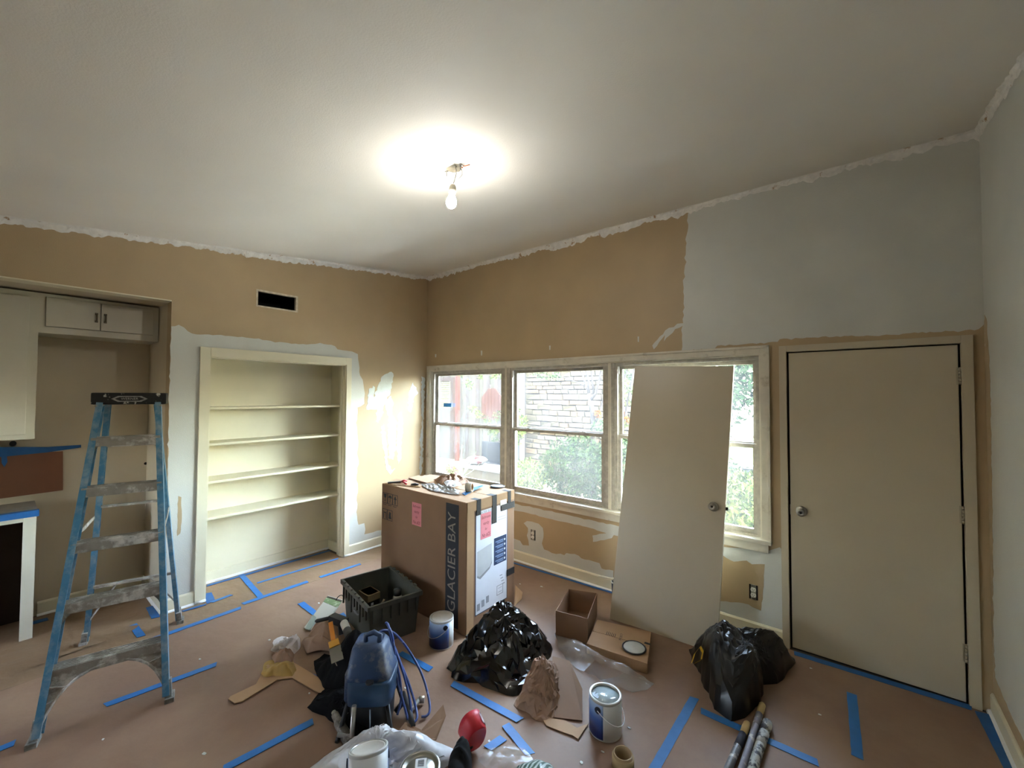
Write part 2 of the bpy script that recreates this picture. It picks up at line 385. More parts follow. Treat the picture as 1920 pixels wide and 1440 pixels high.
# ================================================================== WINDOW
WG = .058    # glass plane depth
wt = root('trim_5', (1.9, 0, .7), kind='structure')
def tb(name, a, m_=m_trimw, bev=.002, par=wt):
    g = MB(); g.box(*a, bev=bev) if bev else g.box(*a); return ob(name, g, m_, par)
for a in ((.033, .088, -.017, 0, .716, 2.098), (3.740, 3.795, -.017, 0, .716, 2.098), (.088, 3.740, -.017, 0, 2.043, 2.098)): tb('casing', a)
for a in ((.030, .046, -.026, -.0, .716, 2.104), (3.779, 3.797, -.026, 0, .716, 2.104), (.03, 3.797, -.026, 0, 2.087, 2.105)): tb('back_band', a)
tb('stool', (.0, 3.80, -.042, .13, .684, .714), bev=.006)
tb('apron', (.033, 3.778, -.018, 0, .622, .684))
for a in ((.086, .098, 0, .13, .714, 2.045), (3.729, 3.741, 0, .13, .714, 2.045), (.098, 3.729, 0, .13, 2.033, 2.044)): tb('reveal', a, bev=0)
for a in ((1.268, 1.382, .012, .12, .714, 2.033), (2.500, 2.596, .012, .12, .714, 2.033)):
    tb('mullion', a, m_alu)
    xm = (a[0]+a[1])/2
    tb('mullion_strip', (xm-.014, xm+.014, .004, .012, .714, 2.033), m_trimw)
BAYS = [(.100, 1.268), (1.382, 2.500), (2.596, 3.728)]

def glass_mat():
    m = bpy.data.materials.new('dusty_window_glass'); m.use_nodes = True; N = m.node_tree.nodes; L = m.node_tree.links; N.clear()
    out = N.new('ShaderNodeOutputMaterial'); tr = N.new('ShaderNodeBsdfTransparent'); tr.inputs[0].default_value = (.93, .97, .96, 1)
    gl = N.new('ShaderNodeBsdfGlossy'); gl.inputs['Roughness'].default_value = .03
    fr = N.new('ShaderNodeFresnel'); fr.inputs[0].default_value = 1.3
    m1 = N.new('ShaderNodeMixShader'); L.new(fr.outputs[0], m1.inputs[0]); L.new(tr.outputs[0], m1.inputs[1]); L.new(gl.outputs[0], m1.inputs[2])
    tl = N.new('ShaderNodeBsdfTranslucent'); tl.inputs[0].default_value = (.95, .97, .96, 1)
    tc = N.new('ShaderNodeTexCoord'); nz = N.new('ShaderNodeTexNoise'); nz.inputs['Scale'].default_value = 2.0; nz.inputs['Detail'].default_value = 6; L.new(tc.outputs['Object'], nz.inputs[0])
    mr = N.new('ShaderNodeMapRange'); mr.inputs[1].default_value = .3; mr.inputs[2].default_value = .7; mr.inputs[3].default_value = .006; mr.inputs[4].default_value = .016; L.new(nz.outputs[0], mr.inputs[0])
    m2 = N.new('ShaderNodeMixShader'); L.new(mr.outputs[0], m2.inputs[0]); L.new(m1.outputs[0], m2.inputs[1]); L.new(tl.outputs[0], m2.inputs[2])
    L.new(m2.outputs[0], out.inputs[0]); return m
m_glass = glass_mat()
for i, (x0, x1) in enumerate(BAYS):
    w = root('window_%d' % (i+1), ((x0+x1)/2, WG, .714), kind='structure')
    # aluminium outer frame
    g = MB(); t = .022
    g.box(x0, x0+t, .02, .11, .714, 2.033); g.box(x1-t, x1, .02, .11, .714, 2.033); g.box(x0+t, x1-t, .02, .11, 2.008, 2.033); g.box(x0+t, x1-t, .02, .11, .714, .728)
    ob('frame', g, m_alu, w)
    for nm, z0, z1, yy in (('upper_sash', 1.362, 2.008, WG+.025), ('lower_sash', .728, 1.386, WG-.008)):
        g = MB(); s_ = .026
        g.box(x0+t, x0+t+s_, yy-.012, yy+.012, z0, z1); g.box(x1-t-s_, x1-t, yy-.012, yy+.012, z0, z1)
        hb = .034; ht = .030
        g.box(x0+t+s_, x1-t-s_, yy-.014, yy+.014, z0, z0+hb); g.box(x0+t+s_, x1-t-s_, yy-.014, yy+.014, z1-ht, z1)
        sa = ob(nm, g, m_alu, w)
        g = MB(); g.box(x0+t+s_-.004, x1-t-s_+.004, yy-.002, yy+.002, z0+hb-.004, z1-ht+.004); ob('pane', g, m_glass, sa)
        if nm == 'lower_sash':
            for k in (.2, .78):
                xx = x0 + (x1-x0)*k
                g = MB(); g.box(xx-.03, xx+.03, yy-.016, yy+.012, z1, z1+.006); g.tube([(xx-.006, yy, z1+.006), (xx-.006, yy, z1+.016)], .009, 8); g.beam((xx-.006, yy, z1+.014), (xx+.035, yy-.004, z1+.016), .01, .005)
                ob('sash_lock', g, m_chrome, sa)
    g = MB(); g.box(x0+.026, x0+.04, .018, .024, 1.93, 2.0); ob('balance_guide', g, m_white, w)
# blue tape scrap stuck on the first window
g = MB(); a = WW(832, 756, .049); b = WW(846, 763, .049); g.box(a.x, b.x, .0475, .049, b.z, a.z)
ob('blue_tape_scrap', g, mat('blue_tape_glass', '#3f9bf0', .5, var=.05), label='small blue tape scrap stuck on upper pane of leftmost window', cat='tape')

# ================================================================== BUILT IN SHELVES (closet)
br = root('built_in_bookcase', (-.18, -1.73, 0), 'cream built-in bookcase recess with four shelves and flat casing', 'bookcase')
Y0, Y1, ZT = H_CLOS[0], H_CLOS[1], H_CLOS[3]; XBK = -.375
g = MB(); g.box(XBK-.02, XBK, Y0-.06, Y1+.06, 0, ZT+.08); ob('back_panel', g, m_cream, br)
g = MB(); g.box(XBK, -.12, Y0-.05, Y0-.03, 0, ZT+.06); ob('side_panel', g, m_cream, br)
g = MB(); g.box(XBK, -.12, Y1+.03, Y1+.05, 0, ZT+.06); ob('side_panel', g, m_cream, br)
g = MB(); g.box(XBK, -.12, Y0-.05, Y1+.05, ZT+.03, ZT+.05); ob('top_panel', g, m_cream, br)
for (y_, s_) in ((Y0, 1), (Y1, -1)):
    g = MB(); g.box(-.122, .004, *sorted((y_-.002*s_, y_+.012*s_)), 0, ZT); ob('jamb', g, m_cream, br)
    g = MB(); g.box(-.075, -.04, *sorted((y_+.012*s_, y_+.024*s_)), 0, ZT-.012); ob('stop_bead', g, m_cream, br)
g = MB(); g.box(-.122, .004, Y0, Y1, ZT-.012, ZT+.002); ob('head_jamb', g, m_cream, br)
for a in ((Y0-.070, Y0+.004, 0, 2.135), (Y1-.004, Y1+.054, 0, 2.135), (Y0+.004, Y1-.004, ZT-.004, 2.135)):
    g = MB(); g.box(0, .02, a[0], a[1], a[2], a[3], bev=.003); ob('casing', g, m_cream, br)
for z_ in (1.622, 1.307, .978, .662):
    g = MB(); g.box(XBK, -.095, Y0-.03, Y1+.03, z_-.020, z_, bev=.002); ob('shelf', g, m_cream, br)
    for yy in (Y0-.03, Y1+.018):
        g = MB(); g.box(XBK, -.11, yy, yy+.012, z_-.045, z_-.020); ob('cleat', g, m_cream, br)
g = MB(); g.box(XBK, XBK+.014, Y0-.03, Y1+.03, 0, .10); g.box(XBK, -.12, Y1+.016, Y1+.03, 0, .10); ob('base_board', g, m_cream, br)
g = MB(); g.box(XBK+.014, XBK+.032, Y0-.03, Y1+.016, 0, .02); ob('quarter_round', g, m_white, br)
for (ya, yb) in ((Y0-.072, Y0+.006), (Y1-.006, Y1+.062)):
    g = MB(); g.tube([(.026, ya, .012), (.026, yb, .012)], .012, 10); ob('foot_moulding', g, m_white, br)

w = root('window_4', (.55, YB, 1.0), kind='structure')  # frame of the unseen window added to let in fill light
g = MB()
for a in ((.3, .34, 1.0, 2.0), (.76, .8, 1.0, 2.0), (.34, .76, 1.0, 1.04), (.34, .76, 1.96, 2.0), (.34, .76, 1.48, 1.52)): g.box(a[0], a[1], YB-.09, YB-.03, a[2], a[3])
ob('frame', g, m_alu, w)
# ================================================================== CEILING BULB
BX, BY = 2.468, -1.852; BZ = HC(BX, BY)
lr = root('bare_bulb_fixture', (BX, BY, BZ), 'lit bare bulb hanging on two wires from open ceiling box', 'light')
g = MB(); g.lathe([(0,.03),(.052,.03),(.052,-.004),(.049,-.004),(.049,.026),(0,.026)], 8, Matrix.Translation((BX, BY, BZ)), smooth=False); ob('ceiling_box', g, mat('galv_box', '#b5ae9c', .5, .4, var=.15, scale=30), lr)
g = MB(); g.lathe([(0,-.001),(.047,-.001),(.047,-.003),(0,-.003)], 8, Matrix.Translation((BX, BY, BZ)), smooth=False); ob('box_face', g, mat('galv_face', '#8f8672', .5, .3, var=.2, scale=40), lr)
for s_ in (-1, 1): 
    g = MB(); g.box(BX+s_*.058-.01, BX+s_*.058+.01, BY-.008, BY+.008, BZ-.006, BZ-.002)
    g.tube([(BX+s_*.058, BY, BZ-.002), (BX+s_*.058, BY, BZ-.034)], .0028, 6)
    ob('mounting_screw', g, m_chrome, lr)
g = MB(); g.tube([(BX+.06, BY+.02, BZ-.004), (BX+.075, BY+.025, BZ-.006), (BX+.10, BY+.035, BZ-.003)], .003, 6); g.tube([(BX+.045, BY+.015, BZ-.008), (BX+.058, BY+.02, BZ-.012), (BX+.05, BY+.028, BZ-.008)], .003, 6)
ob('ground_wire', g, mat('copper_wire', '#b0683a', .4, .6), lr)
sx_, sy_, sz_ = BX+.012, BY-.012, BZ-.115      # socket top
g = MB(); g.tube([(BX+.018, BY+.004, BZ), (BX+.028, BY, BZ-.03), (BX+.026, BY-.004, BZ-.06), (sx_+.004, sy_, sz_+.01)], .0032, 6); ob('wire', g, mat('white_wire', '#d8d5cc', .5), lr)
g = MB(); g.tube([(BX+.045, BY+.012, BZ), (BX+.062, BY+.012, BZ-.04), (BX+.066, BY+.008, BZ-.062), (BX+.048, BY, BZ-.082), (sx_+.016, sy_+.004, sz_)], .0032, 6); ob('wire', g, MATS['white_wire'], lr)
TB = Matrix.Translation((sx_, sy_, sz_)) @ Matrix.Rotation(math.radians(8), 4, 'Y') @ Matrix.Rotation(math.radians(180), 4, 'X')
g = MB(); g.lathe([(0,-.004),(.012,-.004),(.017,.004),(.020,.018),(.0205,.042),(0,.042)], 16, TB); ob('socket', g, mat('socket_grey', '#9a9484', .5), lr)
m_bulb = bpy.data.materials.new('lit_bulb'); m_bulb.use_nodes = True
_b = m_bulb.node_tree.nodes['Principled BSDF']; _b.inputs['Base Color'].default_value = (1, 1, 1, 1); _b.inputs['Emission Color'].default_value = (1.0, .975, .93, 1); _b.inputs['Emission Strength'].default_value = BULB_POWER
g = MB(); g.lathe([(.0135,.040),(.014,.048),(.019,.062),(.026,.076),(.0295,.090),(.0295,.102),(.026,.114),(.018,.124),(.008,.129),(.0005,.130)], 16, TB); ob('bulb', g, m_bulb, lr)
_mat_in = mat
def mat(name, *a, **k):          # outdoor surfaces: specular cut to stop the bright sky washing them out
    k.setdefault('spec', .03); return _mat_in(name, *a, **k)
# ================================================================== OUTSIDE, SEEN THROUGH THE WINDOW
GZ = -.15
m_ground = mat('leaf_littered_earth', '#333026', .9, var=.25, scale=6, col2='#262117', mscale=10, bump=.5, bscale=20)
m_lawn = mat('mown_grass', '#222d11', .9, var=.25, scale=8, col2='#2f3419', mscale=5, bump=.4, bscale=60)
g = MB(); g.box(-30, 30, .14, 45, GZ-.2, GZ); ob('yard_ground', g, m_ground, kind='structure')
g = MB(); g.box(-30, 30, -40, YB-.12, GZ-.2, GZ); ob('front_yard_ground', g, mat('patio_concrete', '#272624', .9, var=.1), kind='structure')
g = MB(); g.box(-6, 12, .14, 2.2, GZ, GZ+.02); ob('added_bounce_slab', g, mat('pale_bounce_slab', '#d8d4cb', .9, var=.06), kind='structure')  # unseen pale slab, added to bounce sunlight up to the ceiling
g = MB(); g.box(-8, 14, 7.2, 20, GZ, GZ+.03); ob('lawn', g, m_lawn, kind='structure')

# fence of upright boards
fr_ = root('board_fence', (-5, 5.3, GZ), 'weathered grey upright board fence behind the leftmost window', 'fence')
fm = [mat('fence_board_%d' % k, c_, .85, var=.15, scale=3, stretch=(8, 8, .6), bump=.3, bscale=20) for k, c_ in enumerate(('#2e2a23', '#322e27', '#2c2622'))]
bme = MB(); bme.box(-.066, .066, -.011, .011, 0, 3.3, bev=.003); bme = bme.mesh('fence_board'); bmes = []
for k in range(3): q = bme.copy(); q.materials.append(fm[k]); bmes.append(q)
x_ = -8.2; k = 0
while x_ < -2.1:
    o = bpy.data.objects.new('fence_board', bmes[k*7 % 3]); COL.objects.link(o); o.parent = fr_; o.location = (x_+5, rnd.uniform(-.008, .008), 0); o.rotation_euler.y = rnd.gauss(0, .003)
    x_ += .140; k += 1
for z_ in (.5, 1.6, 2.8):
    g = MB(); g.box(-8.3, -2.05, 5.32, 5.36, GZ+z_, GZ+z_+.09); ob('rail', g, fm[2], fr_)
# louvred yellow panel in a frame, brown post, hexagonal hatch
def OUT(u, v, y): return WW(u, v, y)
YP = 5.05
a = OUT(806, 716, YP); b = OUT(845, 765, YP)
lp = root('louvred_panel', ((a.x+b.x)/2, YP, GZ), 'pale yellow louvred panel in dark frame beside brown post outside', 'shutter')
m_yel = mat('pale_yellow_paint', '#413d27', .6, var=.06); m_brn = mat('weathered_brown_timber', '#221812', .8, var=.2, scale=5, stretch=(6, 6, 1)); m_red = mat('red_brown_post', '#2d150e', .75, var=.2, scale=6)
n_ = 14
for i in range(n_):
    z0 = b.z + (a.z-b.z)*i/n_; z1 = b.z + (a.z-b.z)*(i+.92)/n_
    g = MB(); g.add([(a.x, YP+.03, z1), (b.x, YP+.03, z1), (b.x, YP-.01, z0), (a.x, YP-.01, z0), (a.x, YP+.045, z1), (b.x, YP+.045, z1), (b.x, YP+.005, z0), (a.x, YP+.005, z0)], [(0,1,2,3),(7,6,5,4),(0,4,5,1),(1,5,6,2),(2,6,7,3),(3,7,4,0)])
    ob('slat', g, m_yel, lp)
g = MB(); g.box(a.x-.1, b.x+.12, YP-.02, YP+.06, a.z, a.z+.12); ob('frame_rail', g, m_brn, lp)
g = MB(); g.box(b.x, b.x+.13, YP-.02, YP+.06, GZ, a.z); ob('frame_stile', g, m_brn, lp)
g = MB(); g.box(a.x-.1, b.x, YP-.01, YP+.05, GZ, b.z); ob('lower_panel', g, mat('grey_panel', '#2d2b26', .8, var=.15), lp)
g = MB(); p_ = OUT(858, 740, 4.9); g.box(p_.x-.05, p_.x+.05, 4.85, 4.95, GZ, 3.4, bev=.006); ob('timber_post', g, m_red, label='red-brown timber post standing before the grey fence', cat='post')
YH = 5.258
hr_ = root('hexagonal_hatch', tuple(OUT(922, 787, YH)), 'reddish board hatch with clipped top corners on grey fence', 'hatch')
hx0 = OUT(903, 760, YH).x; hx1 = OUT(941, 760, YH).x; hzb = OUT(922, 787, YH).z; hzs = OUT(922, 745, YH).z; hzt = OUT(922, 728, YH).z
nb = 6
for i in range(nb):
    xa = hx0+(hx1-hx0)*i/nb; xb = hx0+(hx1-hx0)*(i+.95)/nb
    def topz(x): 
        t = abs((x-(hx0+hx1)/2)/((hx1-hx0)/2)); return hzt if t < .3 else hzt-(t-.3)/.7*(hzt-hzs)
    g = MB(); g.prism([(xa, YH, hzb), (xb, YH, hzb), (xb, YH, topz(xb)), (xa, YH, topz(xa))], (0, .03, 0)); ob('board', g, mat('reddish_board', '#2f1c15', .8, var=.2, scale=4, stretch=(8, 8, 1)), hr_)
# grey corner post next to the stone wall
g = MB(); p0 = OUT(953, 760, 4.35); p1 = OUT(977, 760, 4.35); g.box(p0.x, p1.x, 4.3, 4.5, GZ, 3.4, bev=.01); ob('corner_pillar', g, mat('grey_render', '#333333', .8, var=.08, scale=4), label='smooth grey pillar between grey fence and stone wall', cat='pillar')

# limestone rubble wall, stone by stone
SX0 = p1.x; SX1 = 1.35; SY = 4.55
sr = root('stone_wall', ((SX0+SX1)/2, SY, GZ), 'pale limestone rubble wall behind green shrubs and tree', 'wall')
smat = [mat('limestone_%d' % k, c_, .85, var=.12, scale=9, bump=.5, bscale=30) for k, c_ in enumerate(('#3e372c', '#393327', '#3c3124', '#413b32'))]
svar = []
for k in range(8):
    r = random.Random(k); j = lambda s_: r.uniform(-s_, s_)
    vv = []
    for (y, ins) in ((.5, 0), (-.28, 0), (-.5, .13)):
        for (x, z) in ((-.5, -.5), (.5, -.5), (.5, .5), (-.5, .5)):
            vv.append((x*(1-ins*.5)+j(.03), y+(j(.12) if y < -.4 else 0), z*(1-ins)+j(.06)))
    ff = [(8, 9, 10, 11)] + [(b_+i, b_+(i+1) % 4, b_+4+(i+1) % 4, b_+4+i) for b_ in (0, 4) for i in range(4)]
    me = MB().add(vv, ff).mesh('stone'); fixn(me); me.materials.append(smat[k % 4]); svar.append(me)
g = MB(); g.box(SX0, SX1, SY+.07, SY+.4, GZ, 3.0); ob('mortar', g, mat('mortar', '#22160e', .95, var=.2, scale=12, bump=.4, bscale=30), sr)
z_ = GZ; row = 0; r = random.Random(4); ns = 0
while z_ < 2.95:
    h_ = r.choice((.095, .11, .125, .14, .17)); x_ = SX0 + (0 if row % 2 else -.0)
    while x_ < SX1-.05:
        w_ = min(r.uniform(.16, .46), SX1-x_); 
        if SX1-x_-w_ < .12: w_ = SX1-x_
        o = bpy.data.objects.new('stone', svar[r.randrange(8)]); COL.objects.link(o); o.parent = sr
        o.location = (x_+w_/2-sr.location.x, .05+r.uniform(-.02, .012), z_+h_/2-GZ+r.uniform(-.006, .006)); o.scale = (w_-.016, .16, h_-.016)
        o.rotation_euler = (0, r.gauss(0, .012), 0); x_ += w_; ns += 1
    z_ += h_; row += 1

# plants ----------------------------------------------------------
def leafmat(name, c1, c2):
    if name in MATS: return MATS[name]
    m = bpy.data.materials.new(name); m.use_nodes = True; N = m.node_tree.nodes; L = m.node_tree.links; b = N['Principled BSDF']
    ge = N.new('ShaderNodeNewGeometry'); rp = N.new('ShaderNodeValToRGB'); rp.color_ramp.elements[0].color = (*hexc(c1), 1); rp.color_ramp.elements[1].color = (*hexc(c2), 1)
    L.new(ge.outputs['Random Per Island'], rp.inputs[0]); L.new(rp.outputs[0], b.inputs['Base Color']); b.inputs['Roughness'].default_value = .7; b.inputs['Specular IOR Level'].default_value = .03
    MATS[name] = m; return m
def leaves(g, c, rad, n, size, seed, flat=.0, hollow=.35):
    r = random.Random(seed); c = Vector(c)
    for _ in range(n):
        while True:
            d = Vector((r.uniform(-1,1), r.uniform(-1,1), r.uniform(-1,1)))
            if hollow < d.length < 1: break
        w = 1+.35*noise.noise(d.normalized()*2.3+Vector((seed, 0, 0)))
        p = c + Vector((d.x*rad[0], d.y*rad[1], d.z*rad[2]))*w
        a = Vector((r.gauss(0,1), r.gauss(0,1), r.gauss(0,.6)+flat)).normalized(); u = a.orthogonal().normalized(); v = a.cross(u)
        th = r.uniform(0, 2*PI); u, v = u*math.cos(th)+v*math.sin(th), v*math.cos(th)-u*math.sin(th)
        s_ = size*r.uniform(.6, 1.3)
        g.add([p-u*s_, p+v*s_*.42, p+u*s_, p-v*s_*.42], [(0,1,2,3)])
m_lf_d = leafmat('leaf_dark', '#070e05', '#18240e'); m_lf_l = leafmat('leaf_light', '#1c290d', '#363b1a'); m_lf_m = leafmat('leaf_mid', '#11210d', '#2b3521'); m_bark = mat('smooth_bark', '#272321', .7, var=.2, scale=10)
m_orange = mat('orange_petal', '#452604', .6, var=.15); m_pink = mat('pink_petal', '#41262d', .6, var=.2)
def shrub(name, c, rad, n, size, m_, seed, label, cat='shrub', nst=7, group=None):
    c = Vector(c); rt = root(name, (c.x, c.y, GZ), label, cat, group)
    g = MB(); leaves(g, c, rad, n, size, seed); ob('foliage', g, m_, rt, kind='stuff', fix=False)
    r = random.Random(seed)
    for k in range(nst):
        e = c + Vector((r.uniform(-.7,.7)*rad[0], r.uniform(-.7,.7)*rad[1], r.uniform(.0,.6)*rad[2])); s_ = Vector((c.x+r.uniform(-.1,.1), c.y+r.uniform(-.1,.1), GZ))
        g = MB(); g.tube([s_, s_.lerp(e, .5)+Vector((0,0,.08)), e], [.012, .009, .004], 5); ob('stem', g, m_bark, rt)
    return rt
def OG(u, v): return FL(u, v, GZ)
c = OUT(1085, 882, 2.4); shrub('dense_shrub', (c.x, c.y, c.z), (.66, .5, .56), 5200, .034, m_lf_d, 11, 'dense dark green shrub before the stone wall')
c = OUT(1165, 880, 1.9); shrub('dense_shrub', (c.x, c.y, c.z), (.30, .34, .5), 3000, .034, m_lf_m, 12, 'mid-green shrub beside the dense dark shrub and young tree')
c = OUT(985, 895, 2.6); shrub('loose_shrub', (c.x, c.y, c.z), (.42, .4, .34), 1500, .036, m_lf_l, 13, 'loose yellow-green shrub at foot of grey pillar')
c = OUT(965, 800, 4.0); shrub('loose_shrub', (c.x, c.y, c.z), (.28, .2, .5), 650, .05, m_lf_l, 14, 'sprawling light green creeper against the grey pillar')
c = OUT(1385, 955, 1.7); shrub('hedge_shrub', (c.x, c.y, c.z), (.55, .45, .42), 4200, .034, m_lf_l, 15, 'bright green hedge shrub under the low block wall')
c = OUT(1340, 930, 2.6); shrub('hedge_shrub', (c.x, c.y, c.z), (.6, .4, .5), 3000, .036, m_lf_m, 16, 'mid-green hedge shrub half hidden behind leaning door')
# low block wall + lawn edge
bw = root('low_block_wall', (3.4, 6.6, GZ), 'low grey block garden wall with capstones at edge of lawn', 'wall')
for i in range(16):
    x_ = .6 + i*.42
    g = MB(); g.box(x_, x_+.405, 6.5, 6.72, GZ, GZ+.36, bev=.012); ob('block', g, mat('grey_block', '#313231', .85, var=.15, scale=7, bump=.3, bscale=30), bw)
for i in range(11):
    x_ = .6 + i*.62
    g = MB(); g.box(x_, x_+.61, 6.46, 6.76, GZ+.36, GZ+.42, bev=.01); ob('capstone', g, mat('capstone', '#3c3b39', .8, var=.1, scale=7), bw)
for i, (x_, y_, rx) in enumerate(((.5, 11.0, .9), (2.9, 11.2, 1.0), (5.2, 10.9, .9))):
    rt = shrub('flowering_bush', (x_, y_, GZ+.45), (rx, .5, .42), 900, .07, m_lf_m, 40+i, 'pink flowering bush at the far edge of the lawn', group='pink flowering bushes')
    g = MB(); leaves(g, (x_, y_-.1, GZ+.55), (rx, .55, .38), 500, .06, 60+i, hollow=.8); ob('blossom', g, m_pink, rt, kind='stuff', fix=False)
def limb(g, pts, r0, r1, n=7):
    m_ = len(pts); g.tube(pts, [r0+(r1-r0)*i/(m_-1) for i in range(m_)], n)
# big trees beyond the lawn
for i, (x_, y_, h_, rx, m_, lab) in enumerate(((.4, 14.5, 3.9, 2.5, m_lf_m, 'tall mid-green shade tree beyond the lawn'), (6.4, 16.0, 4.2, 2.6, m_lf_l, 'pale green spreading tree beyond the lawn'), (-4.9, 17.5, 5.2, 2.6, m_lf_d, 'dark green tree rising behind the stone wall end'), (-9.5, 11.0, 5.0, 2.6, m_lf_m, 'green tree crown rising behind the board fence'))):
    rt = root('shade_tree', (x_, y_, GZ), lab, 'tree')
    g = MB(); limb(g, [(x_, y_, GZ), (x_+.1, y_, 1.6), (x_-.1, y_, 3.4), (x_, y_, h_+.6)], .2, .06); ob('trunk', g, m_bark, rt)
    g = MB(); leaves(g, (x_, y_, h_), (rx, rx*.8, 3.0), 9000, .13, 70+i); ob('foliage', g, m_, rt, kind='stuff', fix=False)
    r = random.Random(i)
    for k in range(5):
        a_ = r.uniform(0, 2*PI); e = Vector((x_+math.cos(a_)*rx*.7, y_+math.sin(a_)*rx*.6, h_+r.uniform(-.3, 1.2))); g = MB(); limb(g, [(x_, y_, 2.6+k*.3), Vector((x_, y_, 3.3)).lerp(e, .5), e], .07, .02, 5); ob('branch', g, m_bark, rt)
# multi-stemmed young tree before the stone wall (branches in window-plane pixels at its own distance)
def TB_(pts, y): return [OUT(u, v, y) for u, v in pts]
yt = 3.35; b0 = OUT(1113, 840, yt)
rt = root('young_tree', (b0.x, yt, GZ), 'smooth-barked young tree forking before the stone wall', 'tree')
b_ = [Vector((b0.x, yt, GZ)), *TB_([(1113, 845), (1113, 800), (1110, 765), (1104, 738)], yt)]
g = MB(); limb(g, b_, .055, .036); ob('trunk', g, m_bark, rt)
for i, (q, r0, r1) in enumerate((([(1104,738),(1098,720),(1092,702),(1084,686),(1080,670)],.026,.014), ([(1104,738),(1103,718),(1096,695),(1092,676)],.026,.014), ([(1108,750),(1117,738),(1124,715),(1129,690),(1131,665)],.03,.015), ([(1113,738),(1112,715),(1111,690),(1112,668)],.024,.012), ([(1096,724),(1080,716),(1062,710),(1040,702),(1018,692)],.012,.006), ([(1112,800),(1122,780),(1126,762),(1132,735),(1140,700)],.022,.012))):
    pts = TB_(q, yt); pts = [p_+Vector((0, .12*math.sin(i*1.7)*k/len(pts), 0)) for k, p_ in enumerate(pts)]; g = MB(); limb(g, pts, r0, r1); ob('branch', g, m_bark, rt)
g = MB()
for i, (u, v, rr_, n_) in enumerate(((1015,698,.22,160), (1040,706,.12,60), (1125,800,.2,160), (1160,700,.3,160), (1105,676,.3,120), (965,702,.12,40))): leaves(g, OUT(u, v, yt), (rr_, rr_, rr_*.7), n_, .035, 90+i, hollow=0)
ob('foliage', g, m_lf_m, rt, kind='stuff', fix=False)
g = MB()
for i, (u, v) in enumerate(((1119,774), (1121,778))): leaves(g, OUT(u, v, yt), (.07, .07, .06), 26, .035, 120+i, hollow=0)
ob('blossom', g, m_orange, rt, kind='stuff', fix=False)
yt = 2.9; b0 = OUT(1160, 820, yt)
rt = root('young_tree', (b0.x, yt, GZ), 'slanting twin-stemmed young tree with orange blossom', 'tree')
for q, r0, r1 in (([(1148,860),(1160,815),(1172,780),(1180,740),(1190,690),(1196,660)],.03,.016), ([(1140,860),(1150,790),(1158,745),(1168,715),(1178,690),(1190,660)],.028,.014)):
    pts = TB_(q, yt); pts.insert(0, Vector((pts[0].x-.1, yt, GZ))); g = MB(); limb(g, pts, r0, r1); ob('stem', g, m_bark, rt)
g = MB()
for i, (u, v, rr_, n_) in enumerate(((1165,715,.25,200), (1180,740,.2,120), (1160,800,.16,140), (1150,790,.15,90))): leaves(g, OUT(u, v, yt), (rr_, rr_, rr_), n_, .034, 130+i, hollow=0)
ob('foliage', g, m_lf_l, rt, kind='stuff', fix=False)
g = MB()
for i, (u, v) in enumerate(((1170,782), (1164,776), (1178,788))): leaves(g, OUT(u, v, yt), (.07, .07, .05), 30, .035, 140+i, hollow=0)
ob('blossom', g, m_orange, rt, kind='stuff', fix=False)
# creeper on the fence, yucca, pink plant, bench with cushions, ledge
rt = root('fence_creeper', tuple(OG(925, 850)), 'thin yellow-green creeper climbing along the grey fence', 'creeper')
for q in ([(925,874),(925,850),(930,800),(922,785),(905,780),(892,770),(880,762)], [(925,850),(935,800),(938,780),(930,768)], [(925,850),(928,830),(920,812),(912,808)], [(868,690),(872,705),(880,722)]):
    g = MB(); g.tube(TB_(q, 4.6), .008, 5); ob('stem', g, m_bark, rt)
g = MB()
for i, (u, v) in enumerate(((892,770),(885,766),(900,778),(915,788),(930,785),(936,776),(922,812),(930,808),(928,822),(876,716),(868,702),(880,724),(900,704),(925,704),(936,705))): leaves(g, OUT(u, v, 4.6), (.16, .1, .1), 26, .05, 160+i, hollow=0)
ob('foliage', g, m_lf_l, rt, kind='stuff', fix=False)
yy = 2.6; b0 = OUT(866, 893, yy)
rt = root('yucca', (b0.x, yy, GZ), 'pale strap-leaved yucca standing in sunlit yard', 'plant'); m_yu = mat('pale_strap_leaf', '#3b4034', .5, var=.1)
for (u, v, bend, w_) in ((866,834,-.02,.035), (893,845,.02,.03), (880,862,.0,.026), (855,868,-.03,.026), (900,868,.05,.022)):
    tip = OUT(u, v, yy); b1 = OUT(866, 896, yy); n_ = 7; g = MB(); vv = []
    for k in range(n_):
        t = k/(n_-1); c = b1.lerp(tip, t)+Vector((bend*math.sin(t*PI), 0, 0)); ww_ = w_*(1-t**2.5)*.8+.002; vv += [c+Vector((-ww_, 0, 0)), c+Vector((0, .012, 0)), c+Vector((ww_, 0, 0)), c+Vector((0, -.006, 0))]
    g.add(vv, [(4*k+i, 4*k+(i+1) % 4, 4*k+4+(i+1) % 4, 4*k+4+i) for k in range(n_-1) for i in range(4)], True); ob('leaf', g, m_yu, rt)
c = OUT(846, 884, 2.4); rt = shrub('flowering_plant', (c.x, c.y, c.z), (.14, .12, .12), 180, .03, m_lf_l, 21, 'small pink flowering plant beside the yucca', 'plant', 4)
g = MB(); leaves(g, c, (.15, .13, .12), 110, .03, 22, hollow=.6); ob('blossom', g, m_pink, rt, kind='stuff', fix=False)
yb_ = 4.2; bx0 = OUT(893, 850, yb_).x; bx1 = OUT(948, 850, yb_).x; zs_ = OUT(910, 868, yb_).z
rt = root('patio_bench', ((bx0+bx1)/2, yb_, GZ), 'dark grey patio bench standing before the fence', 'bench'); m_bn = mat('charcoal_paint', '#111112', .5)
